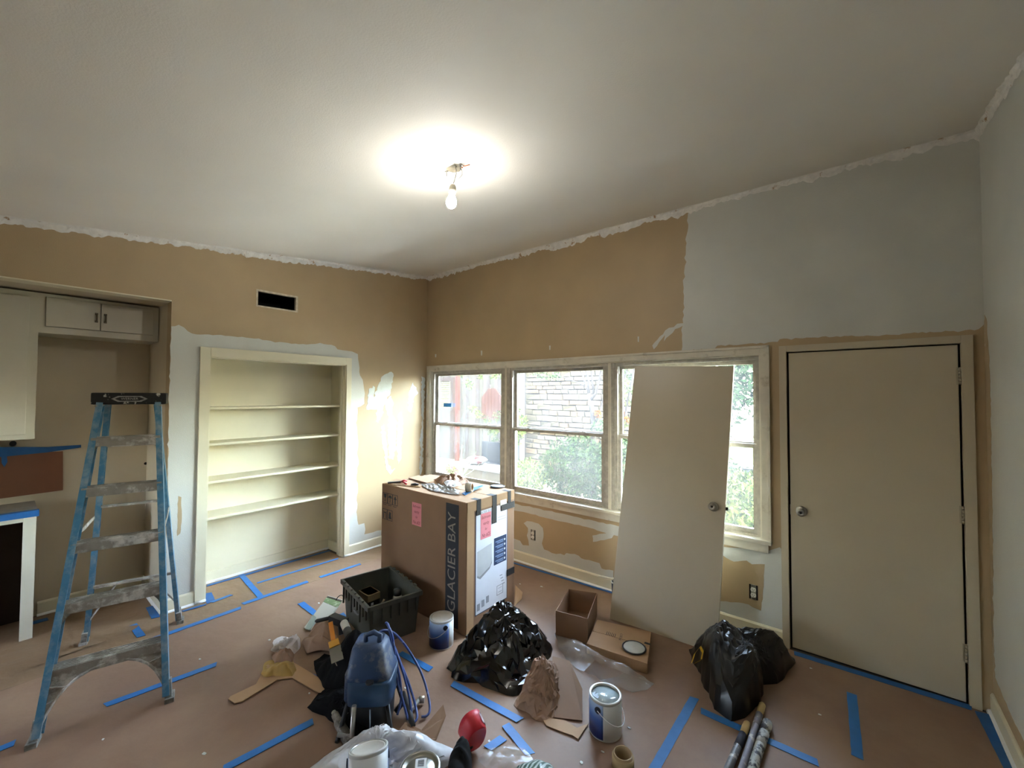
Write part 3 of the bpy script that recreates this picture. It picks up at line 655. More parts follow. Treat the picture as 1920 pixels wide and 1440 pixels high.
g = MB(); g.box(bx0, bx1, yb_-.25, yb_+.25, zs_-.05, zs_, bev=.008); ob('seat', g, m_bn, rt)
g = MB(); g.box(bx0, bx1, yb_+.2, yb_+.25, zs_, zs_+.5, bev=.008); ob('backrest', g, m_bn, rt)
for x_ in (bx0+.03, bx1-.07):
    for y_ in (yb_-.22, yb_+.18): g = MB(); g.box(x_, x_+.04, y_, y_+.04, GZ, zs_-.05); ob('leg', g, m_bn, rt)
def pillow(name, c, sx, sy, sz, m_, label, cat, rz=0):
    g = MB(); n_ = 10; vv = []; c = Vector(c); R_ = Matrix.Rotation(rz, 3, 'Z')
    for s_ in (1, -1):
        for i in range(n_+1):
            for j in range(n_+1):
                u = i/n_*2-1; v = j/n_*2-1; h_ = (max(0, (1-u**4)*(1-v**4)))**.5
                vv.append(c + R_ @ Vector((u*sx, v*sy, s_*h_*sz)))
    N_ = (n_+1)**2; ff = []
    for b_ in (0, N_):
        for i in range(n_):
            for j in range(n_): ff.append((b_+i*(n_+1)+j, b_+(i+1)*(n_+1)+j, b_+(i+1)*(n_+1)+j+1, b_+i*(n_+1)+j+1))
    g.add(vv, ff, True); return ob(name, g, m_, label=label, cat=cat)
m_rw = mat('red_white_print', '#454241', .8, col2='#330a0a', mixlo=.52, mixhi=.56, mscale=7)
c = OUT(893, 856, 3.4); zl = OUT(905, 873, 3.4).z
pillow('garden_cushion', (c.x, 3.4, zl+.10), .22, .15, .09, m_rw, 'white cushion with red print lying on garden ledge', 'cushion', .3)
lg0 = OUT(878, 872, 3.4).x; lg1 = OUT(948, 872, 3.4).x
g = MB(); g.box(lg0, lg1+.2, 3.15, 3.65, GZ, zl-.05, bev=.02); le = root('garden_ledge', ((lg0+lg1)/2, 3.4, GZ), 'low masonry garden ledge with white cap outside', 'ledge'); ob('base', g, mat('ledge_masonry', '#332d24', .85, var=.2, scale=6), le)
g = MB(); g.box(lg0-.03, lg1+.23, 3.12, 3.68, zl-.05, zl, bev=.01); ob('cap', g, mat('ledge_cap', '#454542', .7), le)
# scattered flat stones along the yard
for i, (u, v) in enumerate(((876,0),(888,0),(902,0),(914,0),(927,0),(940,0))):
    q = OUT(u, 893, 2.75); c = Vector((q.x, q.y-.12*(i % 2), GZ)); g = MB(); r = random.Random(i); k_ = 7
    g.prism([c+Vector((math.cos(a*2*PI/k_)*r.uniform(.05,.085), math.sin(a*2*PI/k_)*r.uniform(.06,.1), 0)) for a in range(k_)], (0, 0, .07)); ob('edging_stone', g, smat[i % 4], label='flat pale edging stone lying near yucca in the yard', cat='stone', group='edging stones by the yucca')

mat = _mat_in
# ================================================================== FLOOR PAPER AND BLUE TAPE
def sheet(name, pts, z, m_, label, amp=.002, step=.06, seed=1, fr=2.0):
    """paper sheet over the floor: polygon (world xy) gridded, with slight waves, thin"""
    bm = bmesh.new(); vs_ = [bm.verts.new((p_[0], p_[1], 0)) for p_ in pts]; bm.faces.new(vs_)
    xs = [p_[0] for p_ in pts]; ys = [p_[1] for p_ in pts]
    x = min(xs)+step
    while x < max(xs): bmesh.ops.bisect_plane(bm, geom=bm.verts[:]+bm.edges[:]+bm.faces[:], plane_co=(x, 0, 0), plane_no=(1, 0, 0)); x += step
    y = min(ys)+step
    while y < max(ys): bmesh.ops.bisect_plane(bm, geom=bm.verts[:]+bm.edges[:]+bm.faces[:], plane_co=(0, y, 0), plane_no=(0, 1, 0)); y += step
    for v in bm.verts: v.co.z = z + amp*(.6*noise.noise(v.co*fr+Vector((seed*5, 0, 0)))+.6*crease(v.co, seed, fr*.8, 2))
    me = bpy.data.meshes.new(name); bm.to_mesh(me); bm.free()
    for p_ in me.polygons: p_.use_smooth = True
    return ob(name, me, m_, label=label, cat='paper')
def XY(u, v): q = FL(u, v); return (q.x, q.y)
s0 = XY(452, 1140); s1 = XY(690, 1055); s2 = XY(266, 1204); s3 = XY(0, 1292)
seam = lambda t: None
d_ = Vector((s1[0]-s2[0], s1[1]-s2[1])).normalized()
e0 = (s2[0]-d_.x*2.2, s2[1]-d_.y*2.2); e1 = (s1[0]+d_.x*.55, s1[1]+d_.y*.55)
# wall-side strip between left wall and the seam
sheet('masking_paper', [(.03, -.03), (e1[0]+d_.x*.9, -.03), e1, s2, e0, (.03, e0[1])], .003, m_paper2, 'wrinkled strip of kraft masking paper along the bookcase wall', .004, .05, 3, 5)
sheet('masking_paper', [(-.36, -2.33), (.06, -2.33), (.06, -1.13), (-.36, -1.13)], .003, m_paper2, 'kraft masking paper inside the bookcase recess', .004, .05, 4, 5)
sheet('masking_paper', [(-.70, -3.3), (.03, -3.3), (.03, -2.63), (-.70, -2.63)], .0025, m_paper2, 'wrinkled kraft masking paper in the empty appliance niche', .005, .05, 6, 5)
def cut(t): return (e0[0]+(e1[0]-e0[0])*t, e0[1]+(e1[1]-e0[1])*t)
XM = 2.95
tt = 1.0
sheet('masking_paper', [e1, (e1[0]+d_.x*.9, -.03), (XM, -.03), (XM, -5.9), (e0[0]-.02, -5.9), e0], .0035, m_paper, 'broad sheet of kraft masking paper under ladder and clutter', .002, .09, 7, 1.3)
sheet('masking_paper', [(XM-.03, -.03), (4.80, -.03), (4.80, -5.9), (XM-.03, -5.9)], .0052, m_paper, 'broad sheet of kraft masking paper before the closed door', .002, .09, 9, 1.3)
sheet('masking_paper', [(-.70, -4.68), (.03, -4.68), (.03, -3.295), (-.70, -3.295)], .0025, m_paper2, 'kraft masking paper under the open kitchen counter', .004, .09, 16, 4)
sheet('masking_paper', [XY(-60,1300), XY(250,1184), XY(262,1176), XY(180,1178), XY(90,1196), XY(-60,1240)], .0062, m_paper2, 'rumpled kraft paper edge between ladder and counter', .012, .035, 21, 7)
ZT_ = .0085
def tape(p0, p1, label, w=.046, group=None, m_=m_blue, seed=0, z=ZT_):
    a = FL(*p0, z); b = FL(*p1, z); d = (b-a); n = d.cross(Vector((0, 0, 1))).normalized()*w/2; r = random.Random(int(p0[0]*7+p0[1])); m__ = max(2, int(d.length/.04)); vv = []
    for i in range(m__+1):
        t = i/m__; c = a+d*t; j = Vector((0, 0, .0006*r.random())); e_ = d.normalized()*r.uniform(-.008, .008) if i in (0, m__) else Vector((0,0,0))
        vv += [c+n*(1+r.uniform(-.05, .05))+j+e_, c-n*(1+r.uniform(-.05, .05))+j-e_]
    g = MB(); nv = len(vv); g.add(vv+[v-Vector((0, 0, .0022)) for v in vv], [(2*i, 2*i+1, 2*i+3, 2*i+2) for i in range(m__)]+[(2*i, 2*i+2, nv+2*i+2, nv+2*i) for i in range(m__)]+[(2*i+1, nv+2*i+1, nv+2*i+3, 2*i+3) for i in range(m__)]+[(0, nv, nv+1, 1), (nv-2, nv-1, 2*nv-1, 2*nv-2)])
    return ob('painter_tape', g, m_, label=label, cat='tape', group=group)
G1 = 'blue tape strips on the floor paper'
tape((452,1077), (490,1120), 'short blue tape strip running out from bookcase base')
tape((482,1093), (634,1047), 'thin long blue tape strip just before the bookcase', .03)
tape((455,1132), (577,1090), 'blue tape strip on paper seam before the bookcase', .046)
tape((600,1082), (676,1057), 'blue tape strip on paper seam near the big carton', .04)
tape((266,1205), (452,1139), 'long blue tape strip on paper seam behind the ladder')
tape((564,1130), (595,1153), 'blue tape strip ending at the packaging card', .05)
tape((197,1322), (406,1245), 'long blue tape strip under the ladder front feet')
tape((249,1171), (265,1193), 'stubby blue tape strip behind the lowest ladder steps')
tape((418,1442), (587,1352), 'long blue tape strip beside the heap of tools')
tape((-20,1412), (28,1392), 'blue tape strip beyond the ladder front foot')
tape((750,1224), (808,1255), 'blue tape strip between carton and coiled blue hose')
tape((848,1281), (975,1350), 'blue tape strip beside black plastic and paper bag')
tape((948,1358), (994,1414), 'blue tape strip beside the red cup')
tape((914,1403), (944,1383), 'short blue tape scrap beside the red cup')
tape((1302,1308), (1222,1450), 'long blue tape strip between paint can and trash bag')
tape((1314,1332), (1534,1430), 'long blue tape strip passing under the trash bag')
tape((1597,1300), (1608,1420), 'blue tape strip on bare paper before the closed door')
tape((555,1257), (596,1274), 'blue tape scrap under the tool heap')
tape((640,1150), (652,1166), 'blue tape scrap beside the dark crate', .04)
tape((1489,1224), (1822,1327), 'long blue tape strip along the closed door threshold', .05, m_=m_blued)
tape((1842,1336), (1908,1460), 'wide blue tape strip along right baseboard', .06, m_=m_blued)
tape((800,1006), (1148,1111), 'blue tape strip along baseboard under the window', .03, m_=m_blued)
tape((388,1098), (618,1032), 'blue tape strip along the bookcase back base', .035, m_=m_blued)
tape((342,1146), (386,1133), 'blue tape strip along base of wall pier', .03, m_=m_blued)
tape((389,1112), (396,1129), 'stubby blue tape piece at bookcase casing foot', .06, m_=m_blued)
tape((396,1129), (434,1115), 'blue tape strip from bookcase casing foot', .035)
tape((281,1137), (292,1158), 'stubby blue tape piece at niche corner', .05, m_=m_blued)
tape((60,1168), (90,1160), 'blue tape piece at foot of counter panel', .06, m_=m_blued)
# paint drips and crumbs
for i, (u, v) in enumerate(((1003,1052),(975,1095),(1015,1100),(375,1236),(193,1387),(383,1413),(598,1131),(1005,1330),(905,1310),(917,1390),(1090,1430),(1130,1410),(1180,1365),(1520,1253),(1537,1340),(855,1230),(760,1290),(505,1200),(580,1300))):
    c = FL(u, v, ZT_-.002); g = MB(); r = random.Random(i); k_ = 6; s_ = r.uniform(.006, .013)
    g.prism([c+Vector((math.cos(a*2*PI/k_)*s_*r.uniform(.6,1.4), math.sin(a*2*PI/k_)*s_*r.uniform(.4,1), 0)) for a in range(k_)], (0, 0, .002)); ob('paint_chip', g, m_spk, label='tiny white paint chip lying on floor paper', cat='paint chip', group='white paint chips on floor paper')
# ================================================================== KITCHEN CORNER IN THE NICHE
m_cab = mat('cabinet_enamel', '#cbc5b2', .4, var=.05, scale=4, bump=.05)
XF = -.39
def handle(parent, y, z, x, h=.07):
    g = MB(); g.tube([(x, y, z-h/2), (x+.022, y, z-h/2+.008), (x+.024, y, z), (x+.022, y, z+h/2-.008), (x, y, z+h/2)], .0055, 8); g.box(x-.001, x+.004, y-.009, y+.009, z-h/2-.008, z-h/2+.008); g.box(x-.001, x+.004, y-.009, y+.009, z+h/2-.008, z+h/2+.008)
    return ob('handle', g, mat('dull_bronze', '#6d6250', .4, .6), parent)
# tall wall cabinet
yr_ = -3.306
cr = root('wall_cabinet', (-.55, -3.75, 1.405), 'cream kitchen wall cabinet with plain flush doors above the counter', 'cabinet')
g = MB(); g.box(XN, XF-.018, -4.55, yr_, 1.405, 2.478); ob('body', g, m_cab, cr)
g = MB(); g.box(XF-.018, XF, -4.55, yr_, 1.405, 1.445); g.box(XF-.018, XF, -4.55, yr_, 2.43, 2.478); g.box(XF-.018, XF, yr_-.05, yr_, 1.445, 2.43); ob('face_frame', g, m_cab, cr)
for y0, y1 in ((-3.86, -3.352), (-4.40, -3.88)):
    g = MB(); g.box(XF, XF+.018, y0, y1, 1.44, 2.44, bev=.004); d = ob('door', g, m_cab, cr); handle(d, y0+.05, 1.53, XF+.018)
# over-fridge cabinet with two doors
cr = root('overhead_cabinet', (-.55, -2.96, 2.185), 'low cream two-door cabinet over the empty appliance niche', 'cabinet')
yl_, yr2 = -3.306, -2.622
g = MB(); g.box(XN, XF-.018, yl_, yr2, 2.185, 2.478); ob('body', g, m_cab, cr)
g = MB(); g.box(XF-.018, XF, yl_, yr2, 2.185, 2.232); g.box(XF-.018, XF, yl_, yr2, 2.455, 2.478); g.box(XF-.018, XF, yl_, yl_+.03, 2.232, 2.455); g.box(XF-.018, XF, yr2-.035, yr2, 2.232, 2.455); ob('face_frame', g, m_cab, cr)
for y0, y1, hy in ((-3.272, -2.984, -3.006), (-2.978, -2.66, -2.955)):
    g = MB(); g.box(XF, XF+.016, y0, y1, 2.236, 2.452, bev=.003); d = ob('door', g, m_cab, cr); handle(d, hy, 2.335, XF+.016, .06)
# base counter end
kr = root('kitchen_counter', (-.5, -3.8, 0), 'cream kitchen counter end with open base and taped edge', 'counter')
XC = -.285; ye = -3.288
g = MB(); g.box(XN, XC+.012, -4.65, ye+.008, .868, .900, bev=.004); ob('countertop', g, mat('counter_laminate', '#8c8474', .45, var=.15, scale=20), kr)
g = MB(); g.box(XC-.02, XC, ye-.062, ye, 0, .866, bev=.002); ob('end_stile', g, m_cab, kr)
g = MB(); g.box(XC-.02, XC, -4.65, ye-.062, .832, .866); ob('top_rail', g, m_cab, kr)
g = MB(); g.box(XN, XC-.02, ye-.018, ye, 0, .866); ob('end_panel', g, mat('raw_panel', '#5b4b3b', .7, var=.1), kr)
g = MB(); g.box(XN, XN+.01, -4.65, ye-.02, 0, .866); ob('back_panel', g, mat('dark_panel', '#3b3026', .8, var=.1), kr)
g = MB(); g.box(XC+.011, XC+.0135, -4.6, ye+.012, .862, .904); g.box(XC-.05, XC+.012, -4.6, ye+.012, .9, .9025); ob('blue_tape_edge', g, m_blued, label='blue tape masking the kitchen counter edge', cat='tape')
# kraft paper taped on the backsplash
a = LW(0, 846, XN+.004); b = LW(118, 846, XN+.004); c = LW(118, 919, XN+.004); d = LW(0, 932, XN+.004); a2 = Vector((a.x, -4.2, a.z)); d2 = Vector((d.x, -4.2, d.z-.03))
g = MB(); g.prism([a2, b, c, d2], (.003, 0, 0)); ob('wall_masking_paper', g, mat('kraft_brown_wall', '#7b5036', .6, var=.08, scale=4, bump=.2, bscale=20), label='brown kraft paper sheet taped on kitchen backsplash', cat='paper')
a = LW(-10, 838, XN+.009); b = LW(90, 838, XN+.009); c = LW(152, 834, XN+.009); d = LW(152, 839, XN+.009); e = LW(90, 848, XN+.009); f = LW(-10, 858, XN+.009)
g = MB(); g.prism([a, b, c, d, e, f], (.002, 0, 0)); ob('blue_tape_strip', g, m_blued, label='sagging blue tape strip holding brown paper on backsplash', cat='tape')
g = MB(); q = [LW(u, v, XN+.012) for u, v in ((2,848), (12,846), (14,866), (8,876), (3,868))]; g.prism(q, (.002, 0, 0)); ob('blue_tape_strip', g, m_blued, label='short torn blue tape tab hanging on kraft backsplash paper', cat='tape')
c = LW(24, 833, XN+.012); g = MB(); g.tube([c, c+Vector((.03, 0, .01))], .018, 10); ob('cord_plug', g, mat('black_plastic', '#141414', .45), label='small black plug on backsplash above blue tape', cat='plug')
# wall niche small dark hole
c = LW(273, 869, XN+.001); g = MB(); g.tube([c, c+Vector((.002, 0, 0))], .012, 10); ob('pipe_stub', g, m_dark, label='tiny dark pipe hole in niche back wall', cat='pipe')

# ================================================================== STEP LADDER
F1 = Vector((1.081, -3.337, 0)); F2 = Vector((1.213, -2.831, 0)); R1 = Vector((.099, -3.069, 0)); R2 = Vector((.259, -2.569, 0))
m_ = (F1+F2)/2; n_ = (R1+R2)/2; AX = (n_-m_).normalized(); WX = Vector((-AX.y, AX.x, 0))*-1; UZ = Vector((0, 0, 1))
la = root('step_ladder', (m_+n_)/2, 'blue fibreglass step ladder with paint-spattered steps and black top cap', 'ladder')
m_fib = mat('blue_fibreglass', '#40748f', .5, var=.14, scale=12, col2='#82939a', mixlo=.44, mixhi=.66, mscale=14, bump=.15, bscale=60)
m_step = mat('spattered_aluminium', '#8d867b', .6, .1, var=.15, scale=20, col2='#c4beb4', mixlo=.48, mixhi=.6, mscale=12, bump=.3, bscale=50)
m_cap = mat('black_cap_spattered', '#15130f', .5, var=.2, col2='#bdb7ab', mixlo=.60, mixhi=.63, mscale=22)
m_rub = mat('black_rubber', '#191715', .8, var=.1)
top = m_ + AX*.5 + WX*.008; HT = 1.675; hw = .150
FT = [top - WX*hw - AX*.045 + UZ*HT, top + WX*hw - AX*.045 + UZ*HT]
RTp = [top - WX*(hw-.02) + AX*.06 + UZ*HT, top + WX*(hw-.02) + AX*.06 + UZ*HT]
def channel(a, b, wdir, dep, web, t=.006, flip=1):
    """C-shaped rail from a to b: web plane normal to wdir, flanges turned inwards"""
    a = Vector(a); b = Vector(b); d = (b-a).normalized(); s_ = wdir - d*wdir.dot(d); s_.normalize(); f_ = d.cross(s_).normalized()
    g = MB(); pr = [(0,-dep/2),(web,-dep/2),(web,-dep/2+t),(t,-dep/2+t),(t,dep/2-t),(web,dep/2-t),(web,dep/2),(0,dep/2)]
    g.prism([a + s_*(p_[0]*flip) + f_*p_[1] for p_ in pr], b-a); return g
up_ = UZ*.03
for a, b, s_ in ((F1, FT[0], 1), (F2, FT[1], -1)): ob('front_rail', channel(a+up_*1.2, b, WX*s_, .076, .030), m_fib, la)
for a, b, s_ in ((R1, RTp[0], 1), (R2, RTp[1], -1)): ob('rear_rail', channel(a+up_*1.2, b, WX*s_, .055, .026), m_fib, la)
for a, b in ((F1, FT[0]), (F2, FT[1]), (R1, RTp[0]), (R2, RTp[1])):
    d = (b-a).normalized(); g = MB(); s_ = WX*(1 if a in (F1, R1) else -1)
    T = Matrix.Translation(a) ; g.box(-.042, .042, -.02, .022, 0, .03, T @ Matrix((AX, WX, UZ)).transposed().to_4x4(), bev=.004)
    g.beam(a+UZ*.015+s_*.004, a+d*.11+s_*.004, .03, .062, up=AX); ob('foot', g, mat('worn_grey_foot', '#6b6a64', .7, var=.2, scale=20, col2='#a5a198', mscale=14), la)
def front_at(z):
    t = z/HT; return F1.lerp(FT[0], t)*1.0, F2.lerp(FT[1], t)
def stp(z, dep=.090, hgt=.052, parent=la):
    a, b = front_at(z); a = Vector((a.x, a.y, z)); b = Vector((b.x, b.y, z)); g = MB(); t = .004
    a = a+WX*.006; b = b-WX*.006
    prf = [(-dep/2,0),(-dep/2,-hgt),(-dep/2+t,-hgt),(-dep/2+t,-t),(dep/2-t,-t),(dep/2-t,-hgt),(dep/2,-hgt),(dep/2,0)]
    pr = []
    g.prism([a + AX*p_[0] + UZ*p_[1] for p_ in prf], b-a)
    st = ob('step', g, m_step, parent)
    for k in range(5):
        x = -dep/2 + dep*(k+.5)/5; g2 = MB(); g2.beam(a+AX*x+UZ*.001, b+AX*x+UZ*.001, .005, .003); ob('tread_rib', g2, m_step, st)
    return a, b, st
stepz = [.30, .595, .885, 1.175, 1.46]
stepz = [.318, .612, .905, 1.195, 1.475]
for i, z in enumerate(stepz):
    a, b, st = stp(z)
    if i in (0, 1, 4):
        L_ = .23 if i == 0 else (.12 if i == 1 else .10)
        for c, s_, tgt in ((a, 1, F1), (b, -1, F2)):
            rail0 = c.lerp(Vector((tgt.x, tgt.y, 0)), min(1, (L_*1.05)/z)) if z > 0 else c
            g = MB(); p0 = c + WX*s_*.012 - AX*.036; p1 = rail0 + WX*s_*.012 - AX*.036; p2 = c + WX*s_*L_*.95 - AX*.036 - UZ*.03
            n_k = 6; arc = []
            for k in range(n_k+1):
                t = k/n_k; q = p1.lerp(p2, t); mid = (p0-(p1+p2)/2); arc.append(q + mid*.32*math.sin(PI*t))
            g.prism([p1 - WX*s_*.006] + arc + [p2 + UZ*.014, p0 - UZ*.028 + WX*s_*.05, p0 - UZ*.05 + WX*s_*.006], AX*.004)
            # perforated web ribs
            ob('gusset_brace', g, m_step, la)
            if i == 0:
                g = MB()
                for t in (.3, .6): g.beam(p0.lerp(p1, t), arc[int(n_k*(1-t*.6))-1], .008, .006)
                g.tube(arc, .007, 6); ob('brace_rib', g, m_step, la)
# rear horizontals and spreaders
for z in (.42, .99, 1.40):
    t = z/HT; a = R1.lerp(RTp[0], t); b = R2.lerp(RTp[1], t); a.z = b.z = z; g = MB(); g.beam(a, b, .026, .014, up=UZ); ob('rear_bar', g, m_step, la)
    if z < .6:
        for c, s_ in ((a, 1), (b, -1)):
            q = (R1 if s_ > 0 else R2); g = MB(); g.beam(c+WX*s_*.14, Vector((q.x, q.y, .10))+(c-q)*.1+WX*s_*.01, .02, .006); ob('rear_brace', g, m_step, la)
for fa, rb in ((front_at(.93)[0], R1.lerp(RTp[0], .93/HT)), (front_at(.93)[1], R2.lerp(RTp[1], .93/HT))):
    fa = Vector((fa.x, fa.y, .93)); rb = Vector((rb.x, rb.y, .93)); md = (fa+rb)/2 - UZ*.01
    g = MB(); g.beam(fa, md, .022, .005, up=WX); g.beam(md, rb, .022, .005, up=WX); ob('spreader_bar', g, m_step, la)
# top cap
Tc = Matrix((AX, WX, UZ)).transposed().to_4x4(); Tc.translation = top + AX*.005
g = MB(); g.box(-.085, .085, -hw-.026, hw+.026, HT-.005, HT+.068, Tc, bev=.012); cp = ob('top_cap', g, m_cap, la)
g = MB(); c = top - AX*.0815 + UZ*(HT+.030)
g.prism([c - WX*.085, c - WX*.055 - UZ*.018, c + WX*.055 - UZ*.018, c + WX*.085, c + WX*.055 + UZ*.018, c - WX*.055 + UZ*.018], AX*.002); ob('logo_plate', g, mat('logo_plate_grey', '#8d8a86', .5, var=.3, scale=40), cp)
g = MB(); c = c - AX*.0012; g.prism([c - WX*.068, c - WX*.045 - UZ*.012, c + WX*.045 - UZ*.012, c + WX*.068, c + WX*.045 + UZ*.012, c - WX*.045 + UZ*.012], AX*.002); ob('logo_field', g, mat('logo_field', '#1c1a18', .5), cp)
text_ob('lettering', 'WERNER', .020, c, WX, UZ, mat('logo_letter', '#a9a6a0', .5), cp, 1.0, .0012)
for b_ in (FT[0], FT[1]):
    g = MB(); g.tube([b_-AX*.052+UZ*-.012, b_-AX*.044+UZ*-.012], .006, 8); ob('rivet', g, m_chrome, la)

# ================================================================== LEANING DOOR
BL = FL(1143, 1161); BR = Vector((3.527, -.405, 0)); ex = (BR-BL).normalized()
tp = Vector((2.812, -.052, 1.977)); ey0 = (tp-BL); ey = (ey0-ex*ey0.dot(ex)); ey = (ey + ex*.03*0).normalized()
# lean plane from the floor edge to the window trim, slight skew left over in the photo
ey = (ey0).normalized(); ex = (ex - ey*ex.dot(ey)).normalized(); nn = ex.cross(ey).normalized()
dl = root('leaning_door', BL, 'unhung cream flush door with nickel knob leaning against the window', 'door')
T = Matrix((ex, ey, nn)).transposed().to_4x4(); T.translation = BL
g = MB(); g.box(0, .757, 0, 2.03, -.035, 0, T, bev=.002); ob('slab', g, m_door, dl)
kp = None
d_ = ray(1338, 950); t = (BL-CAM).dot(nn)/d_.dot(nn); kp = CAM + d_*t
knob(dl, kp, nn)
lx = (kp-BL).dot(ey)
g = MB(); g.box(.755, .772, lx-.011, lx+.011, -.026, -.010, T); ob('latch_bolt', g, m_dark, dl)
g = MB(); g.box(.7565, .759, lx-.03, lx+.03, -.031, -.005, T); ob('latch_plate', g, m_chrome, dl)

# ================================================================== OUTLETS
def outlet(x, z, label):
    r_ = root('wall_outlet', (x, 0, z), label, 'outlet')
    g = MB(); g.box(x-.028, x+.028, -.003, .0, z-.052, z+.052); ob('box_opening', g, m_dark, r_)
    g = MB(); g.box(x-.017, x+.017, -.006, -.003, z-.054, z+.054, bev=.001); ob('yoke', g, m_chrome, r_)
    for s_ in (-1, 1):
        g = MB(); c = Vector((x, -.006, z+s_*.0195)); k_ = 16
        g.prism([c + Vector((math.copysign(min(abs(math.cos(2*PI*i/k_))*.0175, .0175), math.cos(2*PI*i/k_)), 0, max(-.0135, min(.0135, math.sin(2*PI*i/k_)*.0175)))) for i in range(k_)], (0, -.008, 0)); f_ = ob('receptacle', g, mat('ivory_plastic', '#e6e3da', .35), r_)
        for dx, h_ in ((-.006, .008), (.006, .0065)):
            g = MB(); g.box(x+dx-.0011, x+dx+.0011, -.0146, -.0138, z+s_*.0195-.001, z+s_*.0195+h_-.001); ob('slot', g, m_dark, f_)
        g = MB(); g.tube([(x, -.0138, z+s_*.0195-.007), (x, -.0146, z+s_*.0195-.007)], .0024, 8); ob('ground_hole', g, m_dark, f_)
    g = MB(); g.tube([(x, -.006, z), (x, -.009, z)], .003, 8); ob('screw', g, m_chrome, r_)
outlet(1.705, .311, 'uncovered white outlet in grey-primed patch below the window')
outlet(3.680, .318, 'uncovered white outlet in tan patch beside closed door')
# ================================================================== BIG CARTON
m_card = mat('corrugated_cardboard', '#86664b', .75, var=.06, scale=5, bump=.12, bscale=40, stretch=(1, 1, 1))
m_card2 = mat('cardboard_light', '#a88560', .75, var=.07, scale=5, bump=.12, bscale=40)
m_cardd = mat('cardboard_inside', '#7d5c40', .8, var=.07, scale=5)
m_ink = mat('black_ink', '#262830', .7, var=.1); m_inkw = mat('pale_ink', '#b49a7c', .7, var=.05); m_lab = mat('white_label', '#d4d6dc', .5, var=.03); m_navy = mat('navy_print', '#1e3050', .5, var=.08)
m_pink = mat('pink_sticker', '#d9828a', .6, var=.06); m_redink = mat('red_marker', '#7e1c2c', .6); m_ltape = mat('black_cloth_tape', '#1b1a1a', .55, var=.15, scale=20, bump=.2)
X0, X1, Y0c, Y1c, HB = 1.03, 2.08, -1.335, -.785, .96
bc = root('shipping_carton', (1.555, -1.06, 0), 'tall brown vanity carton lettered GLACIER BAY with taped white label', 'carton')
g = MB(); g.box(X0, X1, Y0c, Y1c, 0.004, HB-.006, bev=.006); ob('body', g, m_card, bc)
ym = (Y0c+Y1c)/2
g = MB(); g.box(X0+.004, X1-.002, Y0c+.002, ym-.004, HB-.006, HB-.001); ob('top_flap', g, m_card2, bc)
g = MB(); g.box(X0+.004, X1-.002, ym+.004, Y1c-.002, HB-.006, HB-.001); ob('top_flap', g, m_card2, bc)
# raised end flap edge over the label side
g = MB(); g.box(X1, X1+.004, Y0c+.006, Y1c-.004, HB-.075, HB-.002); ob('end_flap', g, m_card2, bc)
g = MB(); g.box(X1, X1+.003, Y0c+.004, Y0c+.075, .01, HB-.075); ob('glue_flap', g, m_card2, bc)
def fpatch(name, x0, x1, z0, z1, m_, lift=.001):   # printed on the long front face
    g = MB(); g.box(x0, x1, Y0c-lift, Y0c+.0004, z0, z1); return ob(name, g, m_, bc)
def epatch(name, y0, y1, z0, z1, m_, lift=.001):   # on the end face
    g = MB(); g.box(X1-.0004, X1+lift, y0, y1, z0, z1); return ob(name, g, m_, bc)
fpatch('brand_band', 1.862, 2.000, .03, .928, m_ink)
text_ob('brand_lettering', 'GLACIER BAY', .118, (1.931, Y0c-.001, .50), (0, 0, 1), (-1, 0, 0), mat('band_letter', '#8d8377', .7), bc, 1.02, .0012)
# handling marks
def mark_frame(x0, x1, z0, z1):
    t = .004
    for a in ((x0, x1, z0, z0+t), (x0, x1, z1-t, z1), (x0, x0+t, z0, z1), (x1-t, x1, z0, z1)): fpatch('mark_border', *a, m_ink)
x_ = 1.045
for k in range(3): mark_frame(x_+k*.072, x_+k*.072+.070, .795, .885)
for k in range(2): mark_frame(x_+k*.072, x_+k*.072+.070, .655, .745)
def fpoly(name, pts, m_=m_ink, lift=.001):
    g = MB(); g.prism([(x, Y0c-lift, z) for x, z in pts], (0, lift, 0)); return ob(name, g, m_, bc)
cx, cz = 1.080, .840
fpoly('fragile_glass_mark', [(cx-.022, cz+.036), (cx+.022, cz+.036), (cx+.014, cz+.006), (cx+.003, cz), (cx+.003, cz-.022), (cx+.014, cz-.028), (cx-.014, cz-.028), (cx-.003, cz-.022), (cx-.003, cz), (cx-.014, cz+.006)])
cx = 1.152; fpoly('keep_dry_mark', [(cx-.026, cz+.006), (cx-.018, cz+.024), (cx, cz+.032), (cx+.018, cz+.024), (cx+.026, cz+.006), (cx+.003, cz+.010), (cx+.003, cz-.028), (cx-.010, cz-.030), (cx-.003, cz-.022), (cx-.003, cz+.010)])
cx = 1.224; fpoly('this_way_up_mark', [(cx-.006, cz-.036), (cx+.006, cz-.036), (cx+.006, cz+.004), (cx+.020, cz+.004), (cx, cz+.036), (cx-.020, cz+.004), (cx-.006, cz+.004)])
cx, cz = 1.080, .70; fpoly('two_person_mark', [(cx-.024, cz-.036), (cx-.014, cz-.036), (cx-.012, cz+.01), (cx+.012, cz+.01), (cx+.014, cz-.036), (cx+.024, cz-.036), (cx+.02, cz+.026), (cx+.006, cz+.016), (cx-.006, cz+.016), (cx-.02, cz+.026)])
cx = 1.152; fpoly('stack_mark', [(cx-.02, cz-.03), (cx+.022, cz-.03), (cx+.012, cz+.0), (cx+.014, cz+.022), (cx-.006, cz+.03), (cx-.014, cz+.01)])
for k in range(3): fpatch('mark_caption', 1.050+k*.072, 1.100+k*.072, .782, .786, m_ink)
